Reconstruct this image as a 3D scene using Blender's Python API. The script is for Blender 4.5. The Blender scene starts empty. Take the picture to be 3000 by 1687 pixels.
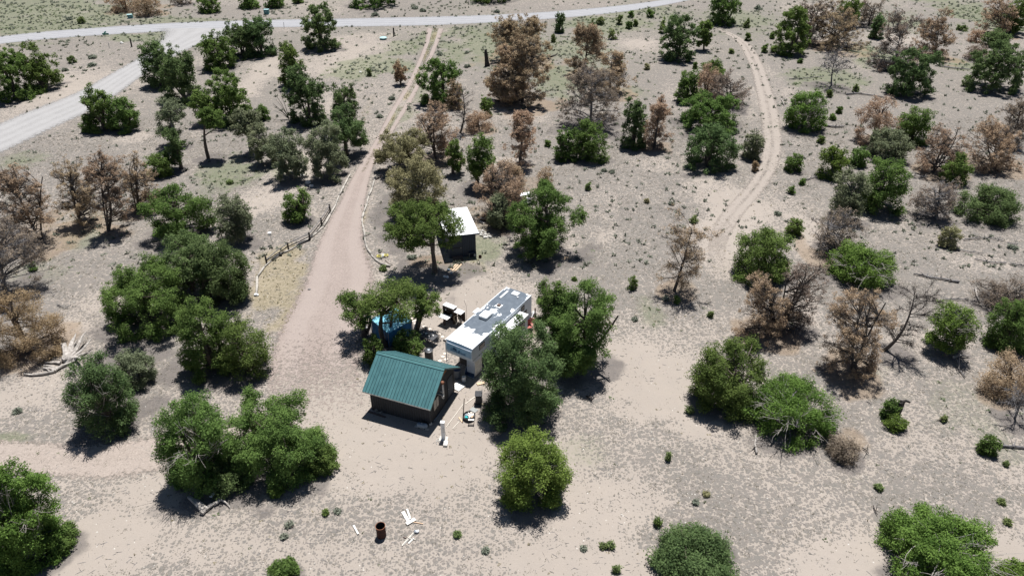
import bpy, math, random
import numpy as np
from mathutils import Vector, Matrix

S = bpy.context.scene
R = math.radians
# ------------------------------------------------------------------ camera, sky, sun, exposure
CAM_H, PITCH, FPX = 38.0, R(33.0), 2150.0          # a drone 38 m up, pitched 33 degrees down; focal length in photo pixels
SUN_EL, SUN_AZ = R(72.0), R(15.0)                  # azimuth measured from +Y towards +X
cam = bpy.data.cameras.new('camera')
cam.sensor_fit = 'HORIZONTAL'; cam.sensor_width = 36.0
cam.lens = 36.0 * FPX / 3000.0
cam.clip_start = 0.5; cam.clip_end = 6000
co = bpy.data.objects.new('camera', cam); S.collection.objects.link(co)
co.location = (0, 0, CAM_H); co.rotation_euler = (R(90) - PITCH, 0, 0)
S.camera = co
W = bpy.data.worlds.new('World'); S.world = W; W.use_nodes = True
wn = W.node_tree.nodes; wl = W.node_tree.links
bg = wn.get('Background') or wn.new('ShaderNodeBackground')
sky = wn.new('ShaderNodeTexSky'); sky.sky_type = 'NISHITA'; sky.sun_disc = False
sky.sun_elevation = SUN_EL; sky.sun_rotation = SUN_AZ; sky.altitude = 2000
wl.new(sky.outputs[0], bg.inputs[0]); bg.inputs[1].default_value = 0.05
sl = bpy.data.lights.new('sun', 'SUN'); sl.energy = 4.9; sl.angle = R(0.53); sl.color = (1.0, 0.985, 0.965)
so = bpy.data.objects.new('sun', sl); S.collection.objects.link(so)
sd = Vector((math.sin(SUN_AZ) * math.cos(SUN_EL), math.cos(SUN_AZ) * math.cos(SUN_EL), math.sin(SUN_EL)))
so.rotation_euler = sd.to_track_quat('Z', 'Y').to_euler(); so.location = sd * 300
S.view_settings.view_transform = 'Standard'; S.view_settings.look = 'None'
S.view_settings.exposure = 0.6; S.view_settings.gamma = 1.0
S.cycles.max_bounces = 6; S.cycles.transparent_max_bounces = 8

# ------------------------------------------------------------------ photo pixel -> place
SP, CP = math.sin(PITCH), math.cos(PITCH)
def ray(x, y):
    u = (x - 1500) / FPX; v = -(y - 843.5) / FPX
    return np.array([u, CP + v * SP, -SP + v * CP])
def G(x, y, z=0.0):
    d = ray(x, y); t = (z - CAM_H) / d[2]
    return Vector((d[0] * t, d[1] * t, z))
def onplane(x, y, Y):                      # the ray's point at world y = Y
    d = ray(x, y); t = Y / d[1]
    return Vector((d[0] * t, Y, CAM_H + d[2] * t))
def depth(p): return p[1] * CP - (p[2] - CAM_H) * SP
def zoomer(ox, oy, s): return lambda a, b: (ox + a / s, oy + b / s)
ZA = zoomer(1000, 980, 4.14); ZB = zoomer(1270, 820, 4.83); ZC = zoomer(1250, 560, 4.83); ZD = zoomer(1260, 860, 12.08)
ZF = zoomer(730, 480, 3.622); ZG = zoomer(1020, 1460, 9.057); ZK = zoomer(1280, 1060, 5.365); ZT = zoomer(1060, 880, 7.246)
ZW = zoomer(60, 950, 9.057); ZV = zoomer(530, 1430, 13.17)
def tile(c, r, x, y): s = 2.579 if r < 2 else 2.573; return (c * 750 + x / s, (0, 562, 1124)[r] + y / s)

COL = S.collection
# ------------------------------------------------------------------ materials
MATS = {}
def new_mat(name):
    m = bpy.data.materials.new(name); m.use_nodes = True
    nt = m.node_tree
    for n in list(nt.nodes): nt.nodes.remove(n)
    out = nt.nodes.new('ShaderNodeOutputMaterial')
    return m, nt, out
def rampn(nt, stops):
    r = nt.nodes.new('ShaderNodeValToRGB'); e = r.color_ramp.elements
    while len(e) < len(stops): e.new(0.5)
    for i, (p, c) in enumerate(stops): e[i].position = p; e[i].color = (*c, 1)
    return r
def solid(name, c1, c2=None, rough=.8, scale=6, metal=0, bump=0, stretch=(1, 1, 1), detail=5, spec=.3, lo=.35, hi=.65, var=0):
    """Principled with a noise mix of two colours and optional bump."""
    if name in MATS: return MATS[name]
    m, nt, out = new_mat(name); L = nt.links
    b = nt.nodes.new('ShaderNodeBsdfPrincipled'); b.inputs['Roughness'].default_value = rough
    b.inputs['Metallic'].default_value = metal
    b.inputs['Specular IOR Level'].default_value = spec
    c2 = c2 or tuple(x * .75 for x in c1)
    tc = nt.nodes.new('ShaderNodeTexCoord'); mp = nt.nodes.new('ShaderNodeMapping'); mp.inputs['Scale'].default_value = stretch
    L.new(tc.outputs['Object'], mp.inputs[0])
    n = nt.nodes.new('ShaderNodeTexNoise'); n.inputs['Scale'].default_value = scale; n.inputs['Detail'].default_value = detail
    L.new(mp.outputs[0], n.inputs['Vector'])
    r = rampn(nt, [(lo, c1), (hi, c2)]); L.new(n.outputs[0], r.inputs[0])
    if var:
        oi = nt.nodes.new('ShaderNodeObjectInfo'); hs = nt.nodes.new('ShaderNodeHueSaturation'); mr = nt.nodes.new('ShaderNodeMapRange'); mr.inputs['To Min'].default_value = 1 - var; mr.inputs['To Max'].default_value = 1 + var
        L.new(oi.outputs['Random'], mr.inputs[0]); L.new(mr.outputs[0], hs.inputs['Value']); L.new(r.outputs[0], hs.inputs['Color']); L.new(hs.outputs[0], b.inputs['Base Color'])
    else: L.new(r.outputs[0], b.inputs['Base Color'])
    if bump:
        bp = nt.nodes.new('ShaderNodeBump'); bp.inputs['Strength'].default_value = bump; bp.inputs['Distance'].default_value = .03
        L.new(n.outputs[0], bp.inputs['Height']); L.new(bp.outputs[0], b.inputs['Normal'])
    L.new(b.outputs[0], out.inputs[0]); MATS[name] = m
    return m
def leafmat(name, dark, light, trans=.22, hue=.07):
    """Foliage: per-leaf tint attribute, per-tree variation, diffuse plus translucent."""
    m, nt, out = new_mat(name); L = nt.links
    a = nt.nodes.new('ShaderNodeAttribute'); a.attribute_name = 'tint'
    r = rampn(nt, [(0, dark), (1, light)]); L.new(a.outputs['Fac'], r.inputs[0])
    oi = nt.nodes.new('ShaderNodeObjectInfo')
    hs = nt.nodes.new('ShaderNodeHueSaturation')
    mr = nt.nodes.new('ShaderNodeMapRange'); mr.inputs['To Min'].default_value = 1 - hue * 1.5; mr.inputs['To Max'].default_value = 1 + hue * 1.5
    L.new(oi.outputs['Random'], mr.inputs[0]); L.new(mr.outputs[0], hs.inputs['Value'])
    mr2 = nt.nodes.new('ShaderNodeMapRange'); mr2.inputs['To Min'].default_value = .5 - hue * .18; mr2.inputs['To Max'].default_value = .5 + hue * .18
    mt = nt.nodes.new('ShaderNodeMath'); mt.operation = 'FRACT'; mt2 = nt.nodes.new('ShaderNodeMath'); mt2.operation = 'MULTIPLY'; mt2.inputs[1].default_value = 7.31
    L.new(oi.outputs['Random'], mt2.inputs[0]); L.new(mt2.outputs[0], mt.inputs[0]); L.new(mt.outputs[0], mr2.inputs[0]); L.new(mr2.outputs[0], hs.inputs['Hue'])
    L.new(r.outputs[0], hs.inputs['Color'])
    d = nt.nodes.new('ShaderNodeBsdfDiffuse'); t = nt.nodes.new('ShaderNodeBsdfTranslucent'); mx = nt.nodes.new('ShaderNodeMixShader'); mx.inputs[0].default_value = trans
    L.new(hs.outputs[0], d.inputs[0]); L.new(hs.outputs[0], t.inputs[0]); L.new(d.outputs[0], mx.inputs[1]); L.new(t.outputs[0], mx.inputs[2])
    L.new(mx.outputs[0], out.inputs[0]); MATS[name] = m
    return m
LEAF = {
    'g1': leafmat('foliage_juniper', (.058, .098, .029), (.205, .29, .082), .42),
    'g2': leafmat('foliage_bright_juniper', (.064, .112, .025), (.225, .318, .078), .4),
    'g3': leafmat('foliage_pinyon', (.057, .093, .038), (.185, .255, .10), .4),
    'g4': leafmat('foliage_grey_pinyon', (.115, .136, .078), (.275, .30, .18), .4),
    'y': leafmat('foliage_yellowing', (.18, .172, .085), (.39, .365, .205), .35),
    'br': leafmat('needles_brown', (.245, .175, .115), (.56, .42, .285), .35),
    'or': leafmat('needles_orange', (.20, .135, .085), (.42, .30, .19), .35),
    'db': leafmat('needles_dark_brown', (.17, .132, .105), (.39, .31, .24), .35),
    'sg': leafmat('foliage_sage', (.15, .165, .125), (.31, .335, .26), .3),
    'lg': leafmat('foliage_light_shrub', (.105, .145, .055), (.25, .305, .12), .4),
}
bark_dark = solid('bark_dark', (.055, .047, .042), (.13, .112, .098), scale=9, bump=.5)
bark_grey = solid('bark_grey', (.10, .095, .095), (.24, .225, .22), scale=9, bump=.5)
bark_brown = solid('bark_brown', (.06, .045, .035), (.15, .12, .10), scale=9, bump=.5)
driftwood = solid('driftwood_silver', (.46, .42, .38), (.25, .225, .2), scale=5, stretch=(1, 1, 1), bump=.6, detail=8)
pole_wood = solid('peeled_pole', (.43, .395, .35), (.31, .285, .25), scale=4, bump=.3, var=.18)
burnt = solid('burnt_wood', (.018, .016, .015), (.06, .05, .045), scale=8, bump=.6)

# ------------------------------------------------------------------ mesh building
class MB:
    def __init__(s): s.v = []; s.f = []
    def add(s, vs, fs):
        o = len(s.v); s.v += [tuple(p) for p in vs]; s.f += [tuple(i + o for i in f) for f in fs]; return s
    def box(s, c, d, rz=0, ax=None):
        """box centred at c with full size d; ax = optional 3 axis vectors"""
        X, Y, Z = ax or (Vector((math.cos(rz), math.sin(rz), 0)), Vector((-math.sin(rz), math.cos(rz), 0)), Vector((0, 0, 1)))
        c = Vector(c); hx, hy, hz = d[0] / 2, d[1] / 2, d[2] / 2
        vs = [c + X * (i * hx) + Y * (j * hy) + Z * (k * hz) for k in (-1, 1) for j in (-1, 1) for i in (-1, 1)]
        return s.add(vs, [(0, 2, 3, 1), (4, 5, 7, 6), (0, 1, 5, 4), (2, 6, 7, 3), (0, 4, 6, 2), (1, 3, 7, 5)])
    def tube(s, pts, rads, n=8, caps=True, wob=0, seed=0):
        rnd = random.Random(seed)
        pts = [Vector(p) for p in pts]; k = len(pts); rads = rads if hasattr(rads, '__len__') else [rads] * k
        vs = []; up = Vector((.31, .17, .93))
        for i, p in enumerate(pts):
            t = (pts[min(i + 1, k - 1)] - pts[max(i - 1, 0)]).normalized()
            a = t.cross(up); a = a.normalized() if a.length > .05 else t.cross(Vector((1, 0, 0))).normalized()
            b = t.cross(a)
            for j in range(n):
                w = 2 * math.pi * j / n; r = rads[i] * (1 + wob * rnd.uniform(-1, 1))
                vs.append(p + a * (r * math.cos(w)) + b * (r * math.sin(w)))
        fs = [(i * n + j, i * n + (j + 1) % n, (i + 1) * n + (j + 1) % n, (i + 1) * n + j) for i in range(k - 1) for j in range(n)]
        if caps: fs += [tuple(range(n - 1, -1, -1)), tuple(range((k - 1) * n, k * n))]
        return s.add(vs, fs)
    def lathe(s, c, prof, n=24, cap0=True, cap1=True):
        c = Vector(c); vs = []; k = len(prof)
        for (r, z) in prof:
            for j in range(n):
                w = 2 * math.pi * j / n; vs.append(c + Vector((r * math.cos(w), r * math.sin(w), z)))
        fs = [(i * n + j, i * n + (j + 1) % n, (i + 1) * n + (j + 1) % n, (i + 1) * n + j) for i in range(k - 1) for j in range(n)]
        if cap0: fs.append(tuple(range(n - 1, -1, -1)))
        if cap1: fs.append(tuple(range((k - 1) * n, k * n)))
        return s.add(vs, fs)
    def prism(s, poly, d):
        """polygon (list of 3D points) extruded along vector d"""
        d = Vector(d); n = len(poly); vs = [Vector(p) for p in poly] + [Vector(p) + d for p in poly]
        return s.add(vs, [tuple(range(n - 1, -1, -1)), tuple(range(n, 2 * n))] + [(i, (i + 1) % n, (i + 1) % n + n, i + n) for i in range(n)])
    def rock(s, c, d, seed=0, n=7):
        rnd = random.Random(seed); c = Vector(c); vs = []; fs = []
        for i, (rr, z) in enumerate(((.75, 0), (1, .35), (.8, .8), (.35, 1))):
            for j in range(n):
                w = 2 * math.pi * (j + .4 * i) / n; q = rr * rnd.uniform(.8, 1.15)
                vs.append(c + Vector((d[0] / 2 * q * math.cos(w), d[1] / 2 * q * math.sin(w), d[2] * z * rnd.uniform(.9, 1.1))))
        for i in range(3): fs += [(i * n + j, i * n + (j + 1) % n, (i + 1) * n + (j + 1) % n, (i + 1) * n + j) for j in range(n)]
        fs.append(tuple(range(3 * n, 4 * n))); return s.add(vs, fs)
    def build(s, name, m, parent=None, bevel=0, smooth=False):
        me = bpy.data.meshes.new(name); me.from_pydata(s.v, [], s.f); me.validate(); me.update()
        import bmesh
        bm = bmesh.new(); bm.from_mesh(me); bmesh.ops.recalc_face_normals(bm, faces=bm.faces); bm.to_mesh(me); bm.free()
        if smooth: me.polygons.foreach_set('use_smooth', [True] * len(me.polygons))
        me.materials.append(m)
        o = bpy.data.objects.new(name, me); COL.objects.link(o)
        if parent:
            o.parent = parent; o.matrix_parent_inverse = parent.matrix_world.inverted()
        if bevel:
            b = o.modifiers.new('bevel', 'BEVEL'); b.width = bevel; b.segments = 2; b.limit_method = 'ANGLE'
        return o
def tag(o, label, cat, group=None, kind=None):
    o['label'] = label; o['category'] = cat
    if group: o['group'] = group
    if kind: o['kind'] = kind
    return o
def thing(name, loc, label, cat, group=None, rz=0):
    o = bpy.data.objects.new(name, None); COL.objects.link(o); o.empty_display_size = .3
    o.location = loc; o.rotation_euler = (0, 0, rz)
    o.matrix_world = Matrix.Translation(loc) @ Matrix.Rotation(rz, 4, 'Z')
    return tag(o, label, cat, group)
def struct(o, kind='structure'): o['kind'] = kind; return o

# ------------------------------------------------------------------ the trees: where each stands in the photograph
# (tile column, tile row, left, right, top, bottom, kind, foliage, label[, trunk foot x, y])
# kind: J bushy to the ground, P open crown on a trunk, D dead with brown needles (conical), O dead and rounded, B bare
TREES = [
 (0,0,-130,240,380,780,'J','g1','broad dark juniper thicket south of the road fork, cut by the picture edge'),
 (0,0,130,435,345,700,'J','g1','dense upright juniper at the sandy end of the thicket by the road fork'),
 (0,0,800,1060,-80,100,'O','br','reddish dead bush behind the green utility box across the main road'),
 (0,0,1000,1225,-60,128,'O','br','rust-brown dead bush touching the tilted green utility box'),
 (0,0,1300,1450,-60,52,'D','db','thin dark dead pine across the road between rusty bushes and round juniper'),
 (0,0,1490,1665,-30,105,'J','g1','round green juniper on the far verge of the main road'),
 (0,0,1790,1960,-60,72,'J','g1','dark juniper on the far verge beside the squat utility box'),
 (0,0,1055,1330,300,640,'Q','g3','tall dark pinyon beside the road fork with drooping side branches',1210,720),
 (0,0,1190,1510,370,790,'Q','g3','wide dark pinyon at the road fork casting a long black shadow',1340,800),
 (0,0,1500,1780,250,545,'J','g1','bushy juniper at the mouth of the side road'),
 (0,0,1690,1940,160,430,'Q','g3','pointed pinyon beside the mouth of the side road',1800,470),
 (0,0,1815,2080,120,440,'Q','g3','tall pinyon overlapping the main road edge beside the fork',1960,430),
 (0,0,1540,1900,530,960,'Q','g1','large spreading pinyon in the grove below the road fork',1720,960),
 (0,0,1430,1640,660,870,'P','g1','small pinyon leaning out of the grove below the road fork',1560,930),
 (0,0,600,735,850,1010,'J','g1','low juniper lobe at the roadside end of the spiky juniper group'),
 (0,0,635,870,660,1010,'J','g1','spiky pointed juniper standing against the pale side road'),
 (0,0,800,1050,715,1010,'J','g1','spiky juniper beside the side road, farther from its verge'),
 (0,0,1140,1395,730,960,'P','g4','thin sparse pinyon with a bare leaning trunk above a darker pine',1345,1100),
 (0,0,1225,1400,950,1185,'P','g3','narrow dark pinyon with crooked trunk over a low green bush',1370,1275),
 (0,0,1090,1310,1150,1355,'J','g1','low spreading juniper at the foot of the crooked narrow pinyon'),
 (0,0,1470,1700,780,1000,'P','g1','slender pinyon with a long bare trunk and small round shadow',1575,1195),
 (0,0,1730,1990,800,1070,'P','g4','pale slender pinyon with bare trunk in the grove clearing',1890,1160),
 (0,0,-60,300,1205,1700,'W','br','brown dead pinyon with bare black limbs at the western picture edge',300,1819),
 (0,0,425,690,1185,1650,'W','br','pale brown dead pinyon with thin airy crown in the western dead group',620,1690),
 (0,0,670,920,1090,1640,'W','br','dead pinyon with thick dark trunk and spreading shadow on dry grass',815,1740),
 (0,0,925,1180,1150,1560,'W','br','straight dead brown pinyon next to the thick-trunked dead one',1055,1580),
 (0,1,-150,260,170,740,'W','db','grey dead pinyon with many bare twigs above the orange dead tree',40,745),
 (0,1,-110,435,740,1340,'O','or','rounded orange-brown dead pinyon beside the silver fallen trunk'),
 (0,1,1085,1590,-70,310,'P','g1','green pinyon at the upper end of the big grove west of the drive',1360,320),
 (0,1,1615,1930,0,330,'P','g4','open pale pinyon between the grove and the rail fence',1850,360),
 (0,1,780,1430,490,1130,'Q','g1','widest pinyon of the grove, its crown sweeping down to black shadow',1150,1000),
 (0,1,1100,1720,265,700,'P','g3','high dark pinyon in the middle of the big grove',1460,740),
 (0,1,1480,1920,390,970,'P','g3','dark pinyon of the grove leaning over the gravel kerb',1575,810),
 (0,1,1330,1770,800,1400,'Q','g1','pinyon of the grove with a thick leaning trunk and dead grey twigs',1560,1480),
 (0,1,1620,2045,940,1460,'Q','g1','dense pinyon overhanging the gravel lot opposite the blue tarp',1800,1460),
 (0,1,530,1010,1225,1870,'J','g3','blue-green bushy pinyon beside the gravel track and silver fallen trunk'),
 (0,1,860,1175,1180,1500,'J','g4','pale lobe-shaped pinyon growing behind the blue-green bushy one'),
 (1,0,335,635,42,395,'Q','g3','lone dark pinyon beside the main road with a round black shadow',490,380),
 (1,0,150,355,310,670,'Q','g1','upright pinyon at the sandy edge of the upper grove',240,680),
 (1,0,215,535,510,960,'Q','g3','tall grey-green pinyon of the upper grove with dead sticks beside it',420,940),
 (1,0,550,785,585,800,'P','g3','small pinyon crown at the edge of the green grassy hollow',690,980),
 (1,0,490,845,780,1050,'P','g3','twisted pinyon with long black trunk beside the two-track drive',690,1175),
 (1,0,-60,180,930,1200,'P','g4','pale pinyon farthest from the drive in the light-green row',140,1235),
 (1,0,60,380,940,1240,'P','g4','pale pinyon in the middle of the light-green row',270,1350),
 (1,0,365,695,890,1260,'P','g4','pale pinyon of the light-green row closest to the drive',550,1335),
 (1,0,-5,100,785,915,'J','g1','small bushy juniper on bare sand inside the upper grove'),
 (1,0,1030,1140,455,610,'P','or','small orange dead sapling beside the two-track drive',1095,640),
 (1,0,1220,1570,435,820,'J','g1','large dense juniper beside the two-track drive'),
 (1,0,1420,1570,610,830,'O','br','brown dead bush leaning on the large juniper beside the drive'),
 (1,0,1470,1640,640,1000,'B','db','black burnt snag with silver branches behind the brown pines',1540,1005),
 (1,0,1560,1800,830,1010,'O','br','low reddish dead bush behind the burnt snag'),
 (1,0,1688,1792,725,890,'J','g1','narrow pointed juniper in front of pale sand behind the snag'),
 (1,0,1190,1510,770,1130,'W','br','reddish-brown dead pinyon between the drive and the burnt snag',1360,1195),
 (1,0,890,1340,950,1200,'P','y','yellowing pinyon with thin crown overhanging the two-track drive',1080,1290),
 (1,0,975,1465,1150,1560,'P','y','wide olive-yellow pinyon between the drive and the dark shed tree',1250,1640),
 (1,0,1435,1580,1025,1250,'P','g1','slim green pinyon standing before the reddish-brown dead pinyon',1490,1310),
 (1,0,1560,1845,995,1310,'P','g1','green pinyon with grey limbs between brown dead trees north of the shed',1680,1420),
 (1,0,1700,2040,1195,1640,'W','br','brown dead pinyon standing north of the white-roofed shed',1840,1640),
 (1,0,55,220,-60,66,'J','g1','juniper on the far verge above the squat utility box'),
 (1,0,270,355,-50,30,'J','g1','small juniper at the far top of the road verge'),
 (1,0,690,1065,-90,72,'J','g1','wide juniper across the main road opposite the lone dark pinyon'),
 (1,0,1620,1940,-90,30,'J','g1','wide dark juniper across the main road opposite the brown pine group'),
 (2,0,-180,290,145,460,'D','br','tall copper-brown dead pinyon at the top of the brown group by the road',60,450),
 (2,0,-110,335,300,790,'D','br','big copper-brown dead pinyon in front of the brown group',80,770),
 (2,0,-190,120,340,760,'D','br','dark-hearted brown dead pinyon crowding the copper-brown group',-40,775),
 (2,0,425,705,168,570,'D','br','neat cone-shaped brown dead pinyon with dark trunk',535,565),
 (2,0,610,885,405,705,'D','br','orange-tipped dead pinyon behind the taller grey-topped one',740,700),
 (2,0,365,795,495,960,'D','db','tall grey-topped dead pinyon with straight dark trunk above a round juniper',590,945),
 (2,0,318,402,100,252,'J','g3','small pointed green conifer alone by the main road'),
 (2,0,1115,1405,128,475,'J','g3','wide upright juniper with grey stems beside the sandy track head'),
 (2,0,1400,1520,80,385,'P','g1','tall thin pinyon beside the wide upright juniper',1450,380),
 (2,0,1490,1720,-60,200,'J','g1','dark round juniper at the head of the sandy track'),
 (2,0,1235,1425,525,790,'J','g1','round juniper at the edge of the mixed green and brown clump'),
 (2,0,1415,1615,455,620,'J','g1','juniper top rising behind the mixed green and brown clump'),
 (2,0,1370,1600,500,760,'O','br','brown dead tree inside the mixed clump by the sandy track'),
 (2,0,1500,1770,520,800,'W','db','dark airy dead pinyon of the mixed clump leaning to the track',1640,790),
 (2,0,1225,1745,700,1015,'J','g1','wide low juniper in the lower half of the mixed clump'),
 (2,0,1295,1705,925,1315,'J','g3','large round juniper standing alone inside the bend of the sandy track'),
 (2,0,1735,1910,985,1220,'J','g4','small pale juniper at the verge of the sandy track'),
 (2,0,825,1035,745,1135,'J','g3','two-toned juniper joined to a brown dead pine'),
 (2,0,1000,1205,755,1150,'D','br','brown dead pine joined to the two-toned juniper',1070,1110),
 (2,0,310,470,975,1230,'J','g1','smaller juniper of the pair under the grey-topped dead pinyon'),
 (2,0,420,745,912,1235,'J','g1','larger round juniper of the pair under the grey-topped dead pinyon'),
 (2,0,-40,195,855,1270,'D','br','slim pale-brown dead pinyon with dark trunk north of the shed grove',55,1250),
 (2,0,-150,105,1205,1560,'O','br','pinkish-brown dead bush at the edge of the shed grove'),
 (2,0,185,320,1262,1450,'O','br','small pale-brown dead bush behind the shed grove juniper'),
 (3,0,40,335,75,430,'J','g1','egg-shaped juniper alone beyond the sandy track with black shadow'),
 (3,0,235,430,-60,330,'W','db','brown dead pinyon behind the egg-shaped juniper',320,330),
 (3,0,325,695,30,370,'W','br','spreading reddish dead pinyon beyond the sandy track',480,345),
 (3,0,520,725,-60,190,'P','g1','green pinyon top behind the dark dead trees at the far edge',620,200),
 (3,0,700,890,-30,200,'W','db','dark dead pinyon with forked trunk at the far edge',765,190),
 (3,0,775,890,120,300,'J','g3','dark juniper squeezed between two dead trees'),
 (3,0,815,1120,40,520,'W','db','tall grey-purple dead pinyon above the round far juniper',950,500),
 (3,0,1135,1410,55,440,'W','br','tall brown dead pinyon behind the round far juniper',1260,430),
 (3,0,350,650,350,680,'B','db','bare grey dead tree with drooping branches on green grass',480,650),
 (3,0,915,1285,362,750,'J','g3','round far juniper with wide black shadow beyond the bare grey tree'),
 (3,0,1640,1860,-40,240,'W','br','brown dead pinyon before the green tree at the eastern far corner',1770,260),
 (3,0,1760,2000,-30,260,'P','g1','green pinyon at the eastern far corner',1830,250),
 (3,0,1505,1635,220,325,'O','br','low round brown dead bush near the eastern far corner'),
 (3,0,1485,1665,335,465,'O','db','low greyish dead bush beside the big eastern juniper'),
 (3,0,1615,1830,228,370,'J','g3','low wide juniper behind the big eastern juniper'),
 (3,0,1525,1960,318,720,'J','g3','big dense eastern juniper touching the picture edge'),
 (3,0,135,455,692,1010,'J','g2','yellow-green juniper with grey dead limbs beside the sandy track'),
 (3,0,668,975,730,1115,'O','br','rusty weeping dead pinyon between far juniper and round green clump',),
 (3,0,975,1245,803,1105,'J','g1','green juniper behind the round pale-green clump'),
 (3,0,755,1085,962,1245,'J','g4','round pale-green juniper dome in the eastern clump'),
 (3,0,615,770,1108,1270,'J','g1','small dark juniper at the western end of the eastern clump'),
 (3,0,690,1060,1195,1640,'J','g1','large hanging juniper at the lower end of the eastern clump'),
 (3,0,1200,1495,902,1290,'W','br','forked dead pinyon with brown crown at the end of the eastern clump',1250,1300),
 (3,0,1318,1545,1168,1410,'J','g1','bushy juniper standing before the forked dead pinyon'),
 (3,0,1528,1875,880,1275,'W','br','leaning brown dead pinyon below the tall eastern snag',1720,1255),
 (3,0,1770,2000,700,1060,'W','db','tall dark snag with brown tufts at the eastern picture edge',1815,1085),
 (3,0,378,608,1108,1370,'J','g2','small bright juniper below the yellow-green one by the track'),
 (3,0,130,272,1158,1312,'J','g1','little round juniper at the very edge of the sandy track'),
 (3,0,475,765,1258,1640,'P','g4','half-dead pinyon of grey-green and rust under the hanging juniper',600,1650),
 (3,0,1140,1405,1308,1640,'W','db','greyish dead pinyon between two green junipers in the east',1270,1640),
 (3,1,1445,1900,-62,262,'J','g3','large spreading juniper alone on open crusted ground in the east'),
 (3,1,365,695,120,480,'W','db','grey-brown dead pinyon behind the juniper with silver branches',530,440),
 (3,1,445,985,378,750,'J','g2','juniper dome with silver dead branches showing through its top'),
 (3,1,1300,1455,262,440,'J','y','small yellowed conifer beside scattered fallen twigs'),
 (2,1,1680,2125,265,720,'J','g1','vivid green juniper beside the lower end of the sandy track'),
 (3,1,128,268,198,342,'J','g1','small juniper at the bend below the sandy track'),
 (3,1,-180,150,580,1085,'W','br','rust-red dead pinyon with black trunk below the vivid green juniper',30,1060),
 (3,1,60,345,610,1230,'W','db','burnt leaning dead pinyon with reddish lower tufts',90,1010),
 (3,1,475,880,630,1380,'W','br','large brown dead pinyon in front of the silver-branched juniper',640,1330),
 (3,1,840,1200,720,1230,'B','db','bare black dead tree with long forked limbs',872,1190),
 (3,1,1208,1585,818,1180,'P','g2','bright open-crowned pinyon with silver trunk foot in the east',1440,1190),
 (3,1,1590,1960,690,1010,'W','db','brown thin dead pinyon behind the eastern edge juniper',1790,860),
 (3,1,1670,2010,808,1240,'J','g1','dark juniper cut by the eastern picture edge'),
 (3,1,1615,2000,1215,1600,'O','br','brown dead tree at the eastern edge above the grey brush pile'),
 (2,1,1145,1500,255,720,'B','br','lone twisted half-bare snag with rusty needles and sharp shadow',1225,745),
 (2,1,150,470,598,1000,'P','g1','narrow pinyon crown overhanging the trailer roof end',430,1200),
 (2,1,230,865,640,1330,'P','g1','broad many-limbed pinyon beside the trailer with a bare dead leader',500,1300),
 (2,1,-255,375,1000,1810,'Q','g3','big dense pinyon standing between trailer and fire pit',50,1640),
 (2,1,1350,1925,1095,1720,'J','g1','tall dark juniper at the edge of the bare sandy clearing'),
 (2,2,1755,2445,-25,470,'J','g2','wide bright juniper with dead limbs and a white sheet beneath it'),
 (3,2,440,700,380,610,'O','db','fallen brown dead bush beside the wide bright juniper'),
 (1,1,200,425,-35,250,'P','g1','small pinyon inside the rail fence with a round shadow',340,215),
 (1,1,960,1585,5,470,'P','g1','broad-crowned pinyon with a straight bare trunk in front of the shed',1355,605),
 (1,1,565,930,715,1040,'P','g1','pinyon on the gravel-lot side of the blue tarp shelter',815,1090),
 (1,1,770,1290,655,1000,'P','g1','pinyon growing through the front of the blue tarp shelter',985,1160),
 (1,1,1150,1415,690,1010,'P','g1','pinyon between the blue tarp shelter and the wooden hutch',1200,1050),
 (1,1,800,975,1065,1330,'J','g1','small pinyon behind the cabin ridge beside the gravel lot'),
 (1,1,1005,1275,1045,1260,'J','g1','small pinyon behind the cabin ridge beside the black water tank'),
 (1,1,1100,1240,1130,1270,'J','g1','tiny pinyon between the cabin roof and the dark table'),
 (2,1,-60,530,-110,480,'P','g1','dense spreading pinyon beyond the shed over a shaded log',270,430),
 (1,1,1720,1960,20,330,'P','g4','grey-green pinyon beside the shed, over the stacked planks',1930,260),
 (0,2,-160,445,648,1460,'J','g2','large bright juniper in the near western corner with silver twigs'),
 (0,2,270,580,1058,1310,'J','g1','low juniper spreading out of the near western corner'),
 (0,2,1180,1800,85,840,'Q','g1','tall pinyon of the pair beside the gravel track above the silver stump',1590,700),
 (1,2,-230,555,5,790,'Q','g1','broad dense pinyon of the pair facing the cabin',180,640),
 (0,2,1530,1910,545,850,'J','g3','rounded young pinyon in front of the pair'),
 (1,2,370,615,465,705,'J','g1','low branch-like pinyon spreading towards the cabin from the pair'),
 (1,2,88,215,735,860,'J','g2','little bright bush at the foot of the broad pinyon'),
 (1,2,85,320,1305,1520,'J','g1','small juniper at the near edge of the clearing'),
 (2,2,-130,432,358,975,'J','g2','rounded yellow-green juniper alone in front of the fire pit'),
 (2,2,1030,1690,1095,1600,'J','g3','wide dark juniper at the near edge below the sandy clearing'),
 (3,2,845,1710,1015,1640,'J','g2','broad yellow-green juniper with silver twigs in the near eastern corner'),
 (3,2,1715,2000,1365,1560,'J','g2','juniper tip at the near eastern corner'),
 (3,2,858,985,105,275,'J','g1','little juniper behind the burnt stump'),
 (3,2,868,1050,218,365,'J','g2','little juniper in front of the burnt stump'),
 (3,2,1588,1745,385,555,'J','g1','small round juniper at the end of a fallen log'),
 (3,2,1725,2020,75,305,'B','db','grey brush heap of bare twigs at the eastern edge',1860,260),
]
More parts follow.
